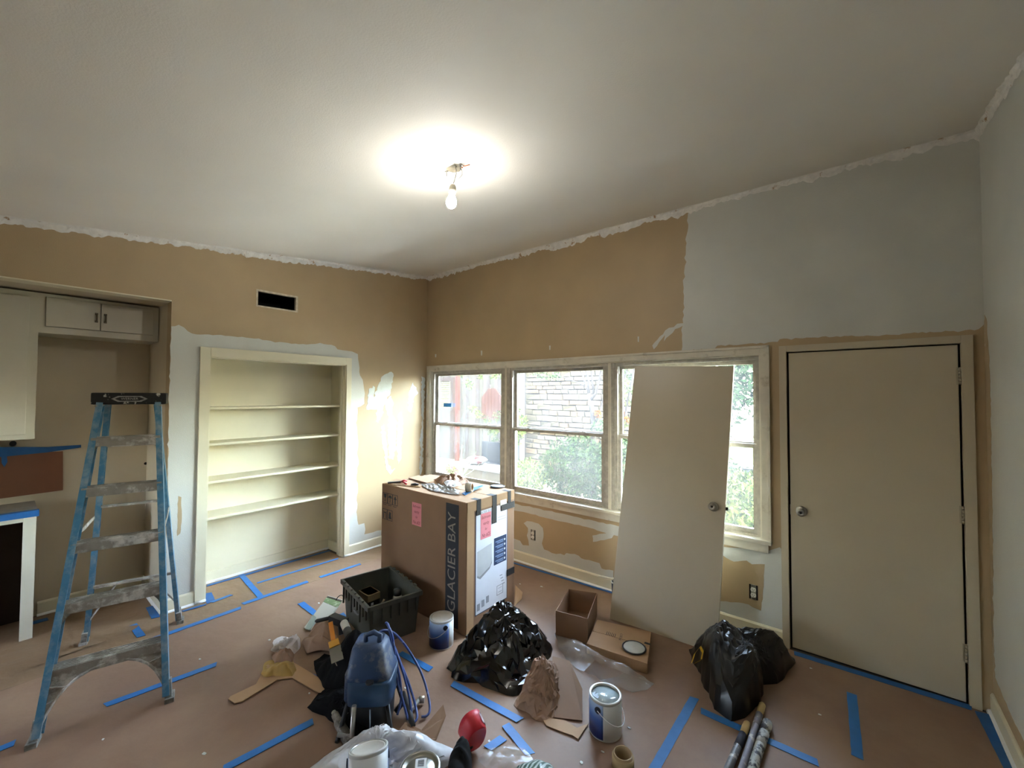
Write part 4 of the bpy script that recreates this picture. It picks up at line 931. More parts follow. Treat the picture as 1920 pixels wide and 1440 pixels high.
# stickers with handwriting
def sticker(face, u0, u1, z0, z1):
    if face == 'f':
        s_ = fpatch('pink_sticker', u0, u1, z0, z1, m_pink, .0012); o_ = lambda zz: ((u0+u1)/2, Y0c-.0012, zz); ex_ = (1, 0, 0)
    else:
        s_ = epatch('pink_sticker', u0, u1, z0, z1, m_pink, .0022); o_ = lambda zz: (X1+.0022, (u0+u1)/2, zz); ex_ = (0, 1, 0)
    h_ = z1-z0
    for k, (tx, sz) in enumerate((('Bathroom', .030), ('vanity', .034), ('for', .026), ('No #25', .036))):
        text_ob('handwriting', tx, sz*(h_/.18), o_(z1-h_*(.16+.235*k)), ex_, (0, 0, 1), m_redink, s_, .78, .0008, .25)
sticker('f', 1.455, 1.572, .685, .866)
wl_ = epatch('white_label', -1.236, -.880, .118, .870, m_lab, .0012)
g = MB(); t = .008
for a in ((-1.242, -1.236, .112, .87), (-.880, -.874, .112, .87), (-1.242, -.874, .112, .118)): epatch('label_border', *a, m_navy, .0012)
sticker('e', -1.188, -1.072, .655, .845)
epatch('navy_block', -1.036, -.886, .418, .625, m_navy, .002)
for k in range(5): 
    epatch('block_text', -1.020, -.925, .59-k*.037, .598-k*.037, mat('block_text', '#7488a8', .6), .0026)
    epatch('block_text', -1.000, -.925, .578-k*.037, .584-k*.037, MATS['block_text'], .0026)
    epatch('block_bullet', -.915, -.901, .583-k*.037, .597-k*.037, m_lab, .0026)
def epoly(name, pts, m_, lift=.002):
    g = MB(); g.prism([(X1+lift, y, z) for y, z in pts], (-lift, 0, 0)); return ob(name, g, m_, bc)
epoly('product_picture', [(-1.222, .575), (-1.062, .600), (-1.058, .470), (-1.08, .430), (-1.195, .385), (-1.222, .400)], mat('picture_grey', '#b4b4b4', .6, var=.08, scale=8))
epoly('product_picture_edge', [(-1.222, .400), (-1.195, .385), (-1.08, .430), (-1.058, .470), (-1.060, .448), (-1.085, .412), (-1.19, .366), (-1.222, .385)], mat('picture_grey_dark', '#8b8b8c', .6), .0022)
text_ob('label_lettering', 'GLACIER BAY', .028, (X1+.0012, -1.14, .872-.018), (0, 1, 0), (0, 0, 1), mat('grey_ink', '#8d8f96', .6), bc, .9, .001)
for k in range(2): epatch('label_text_line', -.99, -.89, .775-k*.02, .779-k*.02, MATS['grey_ink'], .002)
for k in range(4): epatch('label_text_line', -.965+k*.01, -.935+k*.01, .315-k*.024, .322-k*.024, MATS['grey_ink'], .002)
for a in ((-1.0, -.925, .175, .179), (-1.0, -.925, .245, .249), (-1.0, -.996, .175, .249), (-.929, -.925, .175, .249), (-.985, -.94, .195, .198), (-.985, -.94, .225, .228)): epatch('label_diagram', *a, MATS['grey_ink'], .002)
for k in range(3): epatch('barcode', -1.222+k*.05, -1.222+k*.05+.03, .14+.012*k, .19+.012*k, MATS['grey_ink'], .002)
epatch('date_label', -.965, -.890, .862, .905, mat('cream_label', '#d8d3c4', .5), .0052)
for a in ((-1.235, -1.190, .845, .962), (-1.060, -1.010, .745, .962), (-.872, -.835, .862, .962), (-.955, -.786, .820, .868), (-.880, -.786, .285, .335)): epatch('black_tape', *a, m_ltape, .0062)
for a in ((-1.235, -1.190), (-1.060, -1.010), (-.872, -.835)):
    g = MB(); g.box(X1-.06, X1+.006, a[0], a[1], HB-.002, HB+.0002); ob('black_tape', g, m_ltape, bc)

# ---- things on the carton top
ZC = HB
def flat(name, pts, z, th, m_, label, cat, lift=None, group=None):
    g = MB(); P_ = [FL(u, v, z) for u, v in pts]
    if lift: P_ = [p_+Vector((0, 0, l_)) for p_, l_ in zip(P_, lift)]
    g.prism(P_, (0, 0, th)); return ob(name, g, m_, label=label, cat=cat, group=group)
flat('cardboard_piece', [(722,908),(742,899),(803,905),(788,914)], ZC+.001, .006, m_card2, 'flat cardboard piece under red snips on carton top', 'cardboard')
flat('cardboard_piece', [(766,897),(785,892),(814,906),(800,909)], ZC+.008, .006, m_card2, 'long tilted cardboard strip lying on carton top', 'cardboard', (0,0,.012,.012))
def crumple_sheet(name, pts, z, amp, m_, label, cat, seed, fr=14, n=26, th=0, base=.001, group=None, lift=0.0):
    """irregular crumpled sheet: polar grid over an outline (floor-plane points), creased heights"""
    P_ = [FL(u, v, z) if not isinstance(u, Vector) else u for u, v in pts] if not isinstance(pts[0], Vector) else pts
    c = sum(P_, Vector((0, 0, 0)))/len(P_); N = 72; g = MB(); vv = [None]; r = random.Random(seed)
    def rad(a):
        d = Vector((math.cos(a), math.sin(a), 0)); best = .01
        for i in range(len(P_)):
            p = P_[i]-c; q = P_[(i+1) % len(P_)]-c; e = q-p; den = d.x*e.y-d.y*e.x
            if abs(den) < 1e-9: continue
            t = (p.x*e.y-p.y*e.x)/den; s_ = (p.x*d.y-p.y*d.x)/den
            if t > 0 and -1e-6 <= s_ <= 1+1e-6: best = max(best, t)
        return best
    rr = [rad(2*PI*k/N) for k in range(N)]
    def hgt(p, t): return z + base + amp*crease(p, seed, fr, 3)*(1-.75*t**4) + lift*(1-t*t)
    vv[0] = Vector((c.x, c.y, hgt(c, 0)))
    for i in range(1, n+1):
        for k in range(N):
            t = i/n; a = 2*PI*k/N; p = c + Vector((math.cos(a), math.sin(a), 0))*rr[k]*t; p.z = 0
            vv.append(Vector((p.x, p.y, hgt(p, t))))
    ff = [(0, 1+k, 1+(k+1) % N) for k in range(N)]
    for i in range(n-1):
        for k in range(N): ff.append((1+i*N+k, 1+(i+1)*N+k, 1+(i+1)*N+(k+1) % N, 1+i*N+(k+1) % N))
    g.add(vv, ff, False); return ob(name, g, m_, label=label, cat=cat, group=group, fix=False)
m_foil = mat('crumpled_clear_wrap', '#c9c9c6', .18, .3, var=.15, scale=30, spec=.9)
crumple_sheet('cardboard_scrap', [(812,901),(838,896),(872,898),(880,905),(858,912),(830,911)], ZC+.002, .045, m_card, 'crumpled brown cardboard scrap heaped on carton top', 'cardboard', 5, 16, 14, lift=.03)
crumple_sheet('foil_scrap', [(832,905),(842,901),(862,905),(866,911),(850,914),(838,913)], ZC+.03, .03, mat('white_paper_scrap', '#d2cfc9', .6, var=.1), 'white crumpled paper lying over brown cardboard scrap', 'paper', 6, 20, 12)
crumple_sheet('plastic_packet', [(786,908),(800,906),(838,913),(862,920),(860,929),(838,926),(808,921)], ZC+.002, .03, m_foil, 'crumpled clear hardware packet along carton top edge', 'packet', 7, 26, 18)
# snips with red handles
rs = root('tin_snips', FL(742, 904, ZC+.007), 'small red-handled snips lying on cardboard', 'snips')
a = FL(727, 905, ZC+.014); b = FL(752, 903, ZC+.016); c = FL(763, 902, ZC+.016); d = FL(762, 908, ZC+.012)
g = MB(); g.beam(a, b, .035, .010); ob('blade', g, mat('dark_steel', '#3a3836', .4, .7), rs)
for e in (c, d): g = MB(); g.tube([b, b.lerp(e, .5)+Vector((0, 0, .008)), e], .008, 8); ob('handle', g, mat('red_grip', '#b0202b', .4), rs)
g = MB(); c = FL(778, 909, ZC+.012); g.tube([c-Vector((.035, .01, 0)), c, c+Vector((.03, .012, .004))], [.008, .015, .006], 10); ob('black_nozzle', g, mat('black_plastic', '#141414', .45), label='small black nozzle on carton top beside snips', cat='nozzle')
# clear roll of packing tape on its side
rt = root('clear_tape_roll', FL(882, 917, ZC), 'roll of clear packing tape lying on carton top', 'tape roll')
c = FL(880, 914, ZC+.04); ax_ = Vector((.85, .45, .1)).normalized(); T = Matrix.Translation(c) @ ax_.to_track_quat('Z', 'Y').to_matrix().to_4x4()
g = MB(); g.lathe([(.030,-.025),(.038,-.025),(.038,.025),(.030,.025),(.030,-.025)], 24, T, close=False); ob('tape_band', g, mat('clear_tape', '#c9c2b0', .15, var=.05, alpha=.75), rt)
g = MB(); g.lathe([(.028,-.025),(.030,-.025),(.030,.025),(.028,.025),(.028,-.025)], 24, T, close=False); ob('core', g, m_card2, rt)
flat('blue_tape_scrap', [(866,926),(886,917),(905,914),(906,916),(890,922),(872,929)], ZC+.001, .003, m_blue, 'twisted blue tape scrap beside clear tape roll', 'tape', (0,.01,.02,.02,.012,0))
# lids
def lid(name, c, label, m_top=None, r=.083, rx=0, ry=0):
    rt = root(name, c, label, 'paint lid'); T = Matrix.Translation(c) @ Matrix.Rotation(rx, 4, 'X') @ Matrix.Rotation(ry, 4, 'Y')
    g = MB(); g.lathe([(r-.008,0),(r,.001),(r,.006),(r-.004,.009),(r-.009,.006),(r-.010,.003),(0,.003)], 40, T, close=False); ob('rim', g, mat('dark_lid_rim', '#4b4a4b', .4, .6), rt)
    g = MB(); g.lathe([(0,.0035),(r-.010,.0035),(r-.012,.0065),(0,.0065)], 40, T); ob('painted_face', g, m_top or mat('white_paint_face', '#c9cdca', .35, var=.1, scale=20, bump=.2, bscale=40), rt)
    return rt
lid('paint_can_cover', FL(933, 912.5, ZC+.003), 'round paint can lid at end of carton top', r=.062)

# ================================================================== CRATE
m_crate = mat('grey_green_plastic', '#4a4b43', .5, var=.12, scale=14, bump=.1)
C0 = Vector((1.467, -1.632, 0)); RZ = math.atan2(-.20, .98)
ck = root('storage_crate', C0, 'dark grey plastic storage crate half filled with painting supplies', 'crate', rz=RZ)
L_, Wd, Hc, tw = .545, .375, .300, .006
def cbox(nm, x0, x1, y0, y1, z0, z1, m_=m_crate, par=ck, bev=0): 
    g = MB(); g.box(x0, x1, y0, y1, z0, z1, bev=bev); return ob(nm, g, m_, par, world=False)
def tapwall(nm, pts):
    g = MB(); g.add(pts, [(0,1,2,3),(7,6,5,4),(0,4,5,1),(1,5,6,2),(2,6,7,3),(3,7,4,0)]); return ob(nm, g, m_crate, ck, world=False)
tp_ = .022
xb, yb2, xt, yt2 = L_/2-tp_, Wd/2-tp_, L_/2, Wd/2
tapwall('wall', [(-xb,-yb2,0.01),(xb,-yb2,0.01),(xt,-yt2,Hc),(-xt,-yt2,Hc),(-xb,-yb2+tw,0.01),(xb,-yb2+tw,0.01),(xt,-yt2+tw,Hc),(-xt,-yt2+tw,Hc)])
tapwall('wall', [(-xb,yb2-tw,0.01),(xb,yb2-tw,0.01),(xt,yt2-tw,Hc),(-xt,yt2-tw,Hc),(-xb,yb2,0.01),(xb,yb2,0.01),(xt,yt2,Hc),(-xt,yt2,Hc)])
tapwall('wall', [(-xb,-yb2,0.01),(-xb+tw,-yb2,0.01),(-xt+tw,-yt2,Hc),(-xt,-yt2,Hc),(-xb,yb2,0.01),(-xb+tw,yb2,0.01),(-xt+tw,yt2,Hc),(-xt,yt2,Hc)])
tapwall('wall', [(xb-tw,-yb2,0.01),(xb,-yb2,0.01),(xt,-yt2,Hc),(xt-tw,-yt2,Hc),(xb-tw,yb2,0.01),(xb,yb2,0.01),(xt,yt2,Hc),(xt-tw,yt2,Hc)])
cbox('base', -xb, xb, -yb2, yb2, .006, .014)
for a in ((-xt-.014, xt+.014, -yt2-.016, -yt2+.002), (-xt-.014, xt+.014, yt2-.002, yt2+.016), (-xt-.016, -xt+.002, -yt2, yt2), (xt-.002, xt+.016, -yt2, yt2)): cbox('rim', *a, Hc-.028, Hc+.004, bev=.003)
for k in range(9):
    x = -xt+.04+k*(2*xt-.08)/8
    for s_ in (-1, 1):
        if s_ < 0 or k % 2: cbox('rib', x-.004, x+.004, *sorted((s_*(yt2+.002), s_*(yt2+.013))), Hc-.10 if k % 3 else Hc-.16, Hc-.028)
for k in range(6):
    y = -yt2+.03+k*(2*yt2-.06)/5
    cbox('rib', -xt-.013, -xt-.002, y-.004, y+.004, Hc-.15, Hc-.028); cbox('rib', xt+.002, xt+.013, y-.004, y+.004, Hc-.12, Hc-.028)
for k in range(6):    # hinge knuckles of the missing lid
    cbox('hinge_knuckle', -xt+.05+k*.075, -xt+.085+k*.075, -yt2-.02, -yt2-.004, Hc+.002, Hc+.013, bev=.003)
    cbox('hinge_knuckle', -xt+.05+k*.075, -xt+.085+k*.075, yt2+.004, yt2+.02, Hc+.002, Hc+.013, bev=.003)
g = MB(); q = [(-.06,-yb2-.012,.15),(-.02,-yb2-.012,.165),(.03,-yb2-.012,.16),(.07,-yb2-.012,.17),(.03,-yb2-.012,.145),(-.03,-yb2-.012,.14)]; g.prism([Vector(v_)+Vector((0,-.004,0)) for v_ in q], (0, .003, 0)); ob('paint_smear', g, mat('grey_smear', '#7d8082', .6), ck, world=False)
RC = ROOTM[ck.name]
def in_crate(x, y, z): return RC @ Vector((x, y, z))
# contents
rt = root('roller_cover_pack', in_crate(-.14, -.03, .016), 'black packet with white print standing inside the crate', 'packet', rz=RZ+.15)
g = MB(); g.box(-.07, .07, -.05, .05, 0, .20, bev=.006); ob('packet_body', g, mat('black_card', '#14130f', .5), rt, world=False)
for k in range(4): g = MB(); g.box(.0702, .0712, -.025, -.005, .05+k*.035, .068+k*.035); ob('printed_mark', g, m_lab, rt, world=False)
g = MB(); g.box(-.072, .072, -.052, .052, .150, .20, bev=.004); ob('packet_sleeve', g, mat('tan_sleeve', '#8d7c60', .6), rt, world=False)
rt = root('spray_can', in_crate(.05, .115, .016), 'white and black spray can standing inside the crate', 'spray can')
T = Matrix.Translation(in_crate(.05, .115, .016)); g = MB(); g.lathe([(0,0),(.032,0),(.033,.004),(.033,.185),(.028,.198),(.018,.202),(0,.202)], 20, T); ob('can', g, mat('can_white', '#b9b7ae', .35, var=.05), rt)
g = MB(); g.lathe([(.0335,.06),(.0338,.06),(.0338,.12),(.0335,.12)], 20, T, close=False); ob('can_band', g, m_ink, rt)
g = MB(); g.lathe([(.030,.198),(.031,.20),(.029,.238),(0,.240)], 20, T); ob('can_cap', g, mat('black_plastic', '#141414', .45), rt)
for i, (a_, b_, r_, lab) in enumerate((((-.02,-.12,.02), (.18,-.02,.21), .009, 'thin wooden stir stick leaning inside the crate'), ((.05,-.14,.02), (.03,.02,.20), .008, 'pale roller rod leaning inside the crate'))):
    g = MB(); g.tube([in_crate(*a_), in_crate(*b_)], r_, 8); ob('stir_stick', g, mat('stick_wood_%d' % i, '#8b7d66', .6, var=.1), label=lab, cat='stick')
crumple_sheet('rag', [in_crate(x, y, 0) for x, y in ((-.05,-.14),(.2,-.13),(.21,.04),(.08,.06),(-.05,.0))], .016, .09, mat('dirty_rag', '#55524a', .9, var=.3, scale=12), 'dirty grey rag bundled in bottom of crate', 'rag', 12, 10, 12)

# ================================================================== PAINT CANS
def grad_label(name, top, mid, low, z0, z1):
    m = bpy.data.materials.new(name); m.use_nodes = True; N = m.node_tree.nodes; L = m.node_tree.links; b = N['Principled BSDF']; b.inputs['Roughness'].default_value = .35
    tc = N.new('ShaderNodeTexCoord'); sp = N.new('ShaderNodeSeparateXYZ'); L.new(tc.outputs['Generated'], sp.inputs[0]); rp = N.new('ShaderNodeValToRGB'); e = rp.color_ramp.elements
    e[0].position = .0; e[0].color = (*hexc(low), 1); e[1].position = .98; e[1].color = (*hexc(top), 1); k = e.new(.55); k.color = (*hexc(mid), 1); k = e.new(.2); k.color = (*hexc(low), 1)
    L.new(sp.outputs['Z'], rp.inputs[0]); L.new(rp.outputs[0], b.inputs['Base Color']); return m
m_lblue = grad_label('blue_gradient_label', '#9db4d4', '#3a62a8', '#162f6c', 0, 1)
m_tin = mat('tin_rim', '#b9b6ae', .3, .8, var=.08, scale=30)
def arc_wall(r, z0, z1, a0, a1, T, n=28):
    vv = []; g = MB()
    for k in range(n+1):
        a = a0+(a1-a0)*k/n
        for rr_, z in ((r, z0), (r, z1), (r-.001, z1), (r-.001, z0)): vv.append(T @ Vector((rr_*math.cos(a), rr_*math.sin(a), z)))
    g.add(vv, [(4*k+i, 4*k+4+i, 4*k+4+(i+1) % 4, 4*k+(i+1) % 4) for k in range(n) for i in range(4)] + [(0,1,2,3), (4*n+3, 4*n+2, 4*n+1, 4*n)], True); return g
def paint_can(c, label, face, style, T=None, H=.19, r=.0825):
    """gallon can; face = world angle the white panel's left edge points to"""
    rt = root('paint_can', c, label, 'paint can'); T = T or Matrix.Translation(c)
    g = MB(); g.lathe([(0,.003),(r-.004,.003),(r-.003,0),(r,.003),(r-.001,.006),(r-.001,H-.008),(r,H-.006),(r,H-.001),(r-.004,H),(r-.010,H-.002),(r-.012,H-.010)], 40, T, close=False); ob('body', g, mat('can_white_plastic', '#c9c8c2', .4, var=.04), rt)
    ob('front_label', arc_wall(r+.0008, .010, H-.014, face-math.radians(210), face, T), m_lblue, rt); ob('back_label', arc_wall(r+.0008, .010, H-.014, face, face+math.radians(150), T), mat('label_white', '#cfcfca', .4, var=.03), rt)
    g = MB(); g.lathe([(r-.013,H-.009),(r-.012,H-.003),(r-.006,H+.001),(r-.002,H-.003)], 40, T, close=False); ob('rim', g, m_tin, rt)
    if style == 'lid':
        g = MB(); g.lathe([(0,H-.008),(r-.022,H-.008),(r-.018,H-.004),(r-.012,H-.003),(r-.012,H-.012),(0,H-.012)], 40, T); ob('lid', g, mat('cream_lid', '#b3ab9c', .5, var=.08, scale=14), rt)
    elif style == 'wet':
        g = MB(); g.lathe([(0,H-.011),(r-.012,H-.011),(r-.012,H-.016),(0,H-.016)], 40, T); p_ = ob('wet_paint', g, mat('wet_white_paint', '#b4c4c8', .08, var=.03, spec=.8), rt)
        g = MB(); f_ = [(-.06,-.03),(-.05,-.012),(-.044,-.03),(-.036,-.006),(-.030,-.028),(-.018,-.034),(-.02,-.05),(-.05,-.046)]; g.prism([T @ Vector((x, y, H-.0105)) for x, y in f_], (0, 0, .0008)); ob('paint_skin', g, mat('blue_grey_skin', '#3f5563', .4), p_)
    else:
        g = MB(); g.lathe([(0,H-.006),(r-.030,H-.006),(r-.026,H-.009),(r-.018,H-.009),(r-.013,H-.002),(r-.004,H+.002),(r-.001,H-.003)], 40, T, close=False); l_ = ob('lid', g, mat('metal_lid', '#8f8c82', .3, .85, var=.06, scale=20), rt)
        g = MB(); g.box(-.045, .04, -.022, .024, H-.0055, H-.005, T @ Matrix.Rotation(-.75, 4, 'Z')); s_ = ob('price_label', g, mat('price_label', '#c9c9c6', .5), l_)
        for k in range(7): g = MB(); g.box(-.038+k*.005, -.036+k*.005+.001*(k % 2), -.012, .014, H-.005, H-.0046, T @ Matrix.Rotation(-.75, 4, 'Z')); ob('barcode_bar', g, m_ink, rt)
        for k in range(3): g = MB(); g.box(.004, .034, -.012+k*.010, -.008+k*.010, H-.005, H-.0046, T @ Matrix.Rotation(-.75, 4, 'Z')); ob('label_line', g, MATS['grey_ink'], rt)
    # ears and bail
    for a in (face-math.radians(18), face-math.radians(18)+PI):
        p0 = T @ Vector((r*math.cos(a), r*math.sin(a), H-.040)); p1 = T @ Vector(((r+.006)*math.cos(a), (r+.006)*math.sin(a), H-.040)); g = MB(); g.tube([p0, p1], .016, 16); ob('ear', g, mat('navy_ear', '#1a2233', .45), rt)
    return rt, T
def bail(rt, T, a, H, r, drop, m_):
    pts = []
    for k in range(15):
        t = PI*k/14; x = (r+.008)*math.cos(t); y = (r+.014)*math.sin(t)
        pts.append(T @ Matrix.Rotation(a, 4, 'Z') @ Vector((x, y, H-.040-drop*math.sin(t))))
    g = MB(); g.tube(pts, .0018, 6); ob('bail_wire', g, m_, rt)
va = lambda c: math.atan2(CAM.y-c.y, CAM.x-c.x)      # angle from the thing towards the viewer's side of the room
c = FL(828, 1157, .19); c.z = .006
rt, T = paint_can(c, 'lidded blue and white paint can beside the tall carton', va(c)+math.radians(36), 'lid'); bail(rt, T, va(c)+math.radians(34)-PI, .19, .0825, .07, m_tin)
c = FL(1135, 1302, .19); c.z = .008
rt, T = paint_can(c, 'open blue and white paint can full of wet pale paint', va(c)-math.radians(8), 'wet'); bail(rt, T, va(c)+math.radians(-26), .19, .0825, .075, m_white)
c = FL(788, 1440, .19); c.z = .006
rt, T = paint_can(c, 'sealed paint can with metal lid and barcode label', va(c)+math.radians(40), 'metal')
# ================================================================== SMALL BOXES
def qbox(top4, h, z0=.008): return [Vector((p_.x, p_.y, z0)) for p_ in top4]
# open small carton
T4 = [FL(1042,1145,.18), FL(1102,1160,.18), FL(1119.5,1112,.18), FL(1066,1104,.18)]
rt = root('open_box', sum(T4, Vector())/4*1.0 - Vector((0,0,.172)), 'small open-topped brown cardboard box beside black plastic', 'box')
B4 = qbox(T4, .175)
for i in range(4):
    a, b = B4[i], B4[(i+1) % 4]; ce = sum(B4, Vector())/4; n = ((b-a).cross(Vector((0,0,1)))).normalized(); n = n if n.dot(ce-a) > 0 else -n
    g = MB(); g.prism([a, b, Vector((b.x, b.y, .18)), Vector((a.x, a.y, .18))], n*.004); ob('side', g, m_card if i != 1 else m_card, rt)
g = MB(); g.prism([p_+Vector((0,0,0)) for p_ in B4], (0,0,.004)); ob('bottom', g, m_cardd, rt)
# flat closed carton with lid on top
T4 = [FL(1100,1207,.07), FL(1214,1245,.07), FL(1221,1185,.07), FL(1120,1162,.07)]
ce = sum(T4, Vector())/4
rt = root('flat_carton', (ce.x, ce.y, .008), 'flat closed brown carton with faint print under paint lid', 'carton')
g = MB(); g.prism(qbox(T4, .07), (0, 0, .06)); ob('body', g, m_card2, rt)
u_ = (T4[1]-T4[0]).normalized(); v_ = (T4[3]-T4[0]).normalized()
mid_ = (T4[0]+T4[3])/2; g = MB(); g.prism([T4[0]-Vector((0,0,.002)), T4[1]-Vector((0,0,.002)), T4[1]*.5+T4[2]*.5-Vector((0,0,.002)), mid_-Vector((0,0,.002))], (0,0,.003)); ob('top_flap', g, m_card2, rt)
g = MB(); g.prism([T4[3]-Vector((0,0,.002)), T4[2]-Vector((0,0,.002)), T4[1]*.49+T4[2]*.51-Vector((0,0,.002)), (T4[0]*.49+T4[3]*.51)-Vector((0,0,.002))], (0,0,.003)); ob('top_flap', g, m_card2, rt)
for k in range(6):
    c = T4[0]+u_*(.10+.012*k)+v_*(.17+.004*(k % 2)); g = MB(); g.beam(c+Vector((0,0,.0014)), c+v_*.045+Vector((0,0,.0014)), .003, .0008); ob('printed_line', g, m_ink, rt)
text_ob('printed_word', 'PROJECT', .022, T4[0]+u_*.20+v_*.2+Vector((0,0,.001)), v_, -u_, m_ink, rt, 1, .001)
c = (T4[1]*.42+T4[2]*.58); g = MB(); g.beam(c-u_*.035+Vector((0,0,.0016)), c+u_*.004+Vector((0,0,.0016)), .02, .001); ob('tape_tab', g, m_ltape, rt)
c = FL(1189, 1215, .074); lid('paint_can_cover', c, 'white-painted can lid lying on flat carton', r=.078)

# ================================================================== HEAPS OF PLASTIC AND PAPER
m_bagb = mat('black_plastic_film', '#0b0b0c', .16, var=.1, spec=.7)
m_bagm = mat('black_bag_matte', '#0a0a0b', .33, var=.1, spec=.5)
m_clear = mat('cloudy_film', '#b7ab9f', .22, var=.12, scale=9, alpha=.42, spec=.8, bump=.5, bscale=25)
m_whitef = mat('white_film', '#bdbbb9', .3, var=.1, scale=8, spec=.6, bump=.3, bscale=25)
m_kraft = mat('crumpled_kraft', '#8f7058', .7, var=.1, scale=6, bump=.3, bscale=30)
def mound(name, outline, bumps, m_, label, cat, seed, amp=.04, fr=6, N=110, M=46, pw=3.2, parent=None, z0=.007, skirt=.5, smooth=False, group=None, gl=None, sup=1, jit=0.0, ang=28):
    """creased heap: closed outline on the floor, height from bumps (x,y,h,r), sharp folds, bulging sides"""
    P_ = [Vector((p_[0], p_[1], 0)) for p_ in outline]
    c = sum(P_, Vector())/len(P_) if gl is None else Vector((gl[0], gl[1], 0))
    def rad(a):
        d = Vector((math.cos(a), math.sin(a), 0)); best = .01
        for i in range(len(P_)):
            p = P_[i]-c; q = P_[(i+1) % len(P_)]-c; e = q-p; den = d.x*e.y-d.y*e.x
            if abs(den) < 1e-9: continue
            t = (p.x*e.y-p.y*e.x)/den; s_ = (p.x*d.y-p.y*d.x)/den
            if t > 0 and -1e-6 <= s_ <= 1+1e-6: best = max(best, t)
        return best
    rr = [rad(2*PI*k/N) for k in range(N)]
    vv = []; 
    def pt(t, k):
        a = 2*PI*k/N; d = Vector((math.cos(a), math.sin(a), 0)); p = c + d*rr[k]*t
        e = sum(h*math.exp(-(((p.x-x)**2+(p.y-y)**2)/(r*r))**sup) for x, y, h, r in bumps)
        prof = max(0, 1-t**pw)**.6
        cr = crease(p, seed, fr, 4)-.45 + .22*(crease(p, seed+9, fr*2.0, 3)-.5)
        z = e*prof + amp*cr*min(1, prof*1.6+.08)*(.4+.6*min(1, e/.12))
        b = amp*.9*(crease(p+Vector((0,0,.3)), seed+5, fr*.8, 3)-.5)*t
        q = p + d*b; q.z = z0 + max(0.0, z) ; return q
    jr = random.Random(seed*7+1)
    vv.append(pt(0, 0))
    for i in range(1, M+1):
        for k in range(N):
            t_ = i/M; q = pt(t_ if i == M or not jit else t_+jr.uniform(-.35, .35)/M, k)
            if jit and i < M: q = q + Vector((jr.uniform(-1, 1), jr.uniform(-1, 1), 0))*jit*.55*min(1, t_*1.5+.05); q.z = max(z0+.002, q.z + jr.gauss(0, jit*.55)*min(1, t_*1.5+.05)*min(1, 1.5*(1-t_)+.15))
            vv.append(q)
    base = len(vv)
    for k in range(N): v = vv[1+(M-1)*N+k].copy(); v.z = z0-.001; vv.append(v)
    ff = [(0, 1+k, 1+(k+1) % N) for k in range(N)]
    for i in range(M-1):
        for k in range(N):
            a_, b_, c_, d_ = 1+i*N+k, 1+(i+1)*N+k, 1+(i+1)*N+(k+1) % N, 1+i*N+(k+1) % N
            if jit: ff += [(a_, b_, c_), (a_, c_, d_)] if jr.random() < .5 else [(a_, b_, d_), (b_, c_, d_)]
            else: ff.append((a_, b_, c_, d_))
    g = MB(); g.add(vv, ff, smooth)
    g.add([vv[base+k] for k in range(N)], [list(range(N))[::-1]])
    me = g.mesh(name); bm = bmesh.new(); bm.from_mesh(me); bmesh.ops.remove_doubles(bm, verts=bm.verts[:], dist=1e-5); bmesh.ops.recalc_face_normals(bm, faces=bm.faces[:])
    bm.to_mesh(me); bm.free()
    if not smooth:
        for p_ in me.polygons: p_.use_smooth = True
        try: me.set_sharp_from_angle(angle=math.radians(ang))
        except Exception: pass
    return ob(name, me, m_, parent, label if parent is None else None, cat if parent is None else None, group)
def X(u, v): q = FL(u, v); return (q.x, q.y)
# shiny black plastic heap
mound('black_plastic_sheet', [X(833,1258), X(880,1285), X(955,1312), X(985,1300), (2.72,-1.30), (2.63,-1.05), (2.53,-.95), (2.36,-1.0), (2.22,-1.18), (2.16,-1.37), X(862,1222)],
      [(2.28,-1.30,.16,.17), (2.44,-1.16,.17,.16), (2.42,-1.42,.12,.20), (2.55,-1.35,.08,.2), (2.34,-1.55,.05,.15)], m_bagb, 'shiny crumpled black plastic sheet heaped beside tall carton', 'plastic sheet', 21, .10, 4.4, 52, 17, 5, jit=.022, ang=24)
# crumpled kraft bag in front
mound('paper_bag', [X(955,1320), X(1000,1345), X(1024,1357), X(1050,1335), (2.93,-1.42), (2.88,-1.30), (2.80,-1.30), (2.745,-1.40)],
      [(2.80,-1.40,.13,.11), (2.84,-1.50,.09,.12)], m_kraft, 'crumpled brown kraft bag lying before black plastic', 'paper bag', 33, .06, 7, 40, 13, 6, sup=1.6, jit=.016, ang=15)
flat('cardboard_piece', [(1036,1262),(1068,1268),(1092,1303),(1092,1352),(1028,1345)], .010, .004, m_card, 'bent brown cardboard panel behind the paper bag', 'cardboard', (.10,.09,.03,.0,.0))
flat('cardboard_piece', [(1019,1352),(1030,1347),(1060,1352),(1082,1366),(1103,1358),(1084,1387),(1074,1380),(1050,1372),(1025,1362)], .009, .004, m_card2, 'torn pale cardboard strip beside the open paint can', 'cardboard')
# clear film draped before the flat carton
mound('clear_plastic_film', [X(1038,1185), X(1050,1222), X(1075,1252), X(1098,1262), X(1140,1284), X(1188,1302), X(1210,1296), X(1228,1282), (3.235,-.985), (3.10,-.985), (2.95,-.99), (2.84,-.985), (2.77,-.90), (2.68,-.90)],
      [(2.84,-1.03,.055,.10), (2.97,-1.04,.06,.10), (3.10,-1.04,.05,.09), (3.2,-1.02,.05,.07), (2.74,-.99,.05,.08)], m_clear, 'cloudy clear plastic film bunched before the flat carton', 'plastic film', 41, .035, 8, 120, 34, 6)
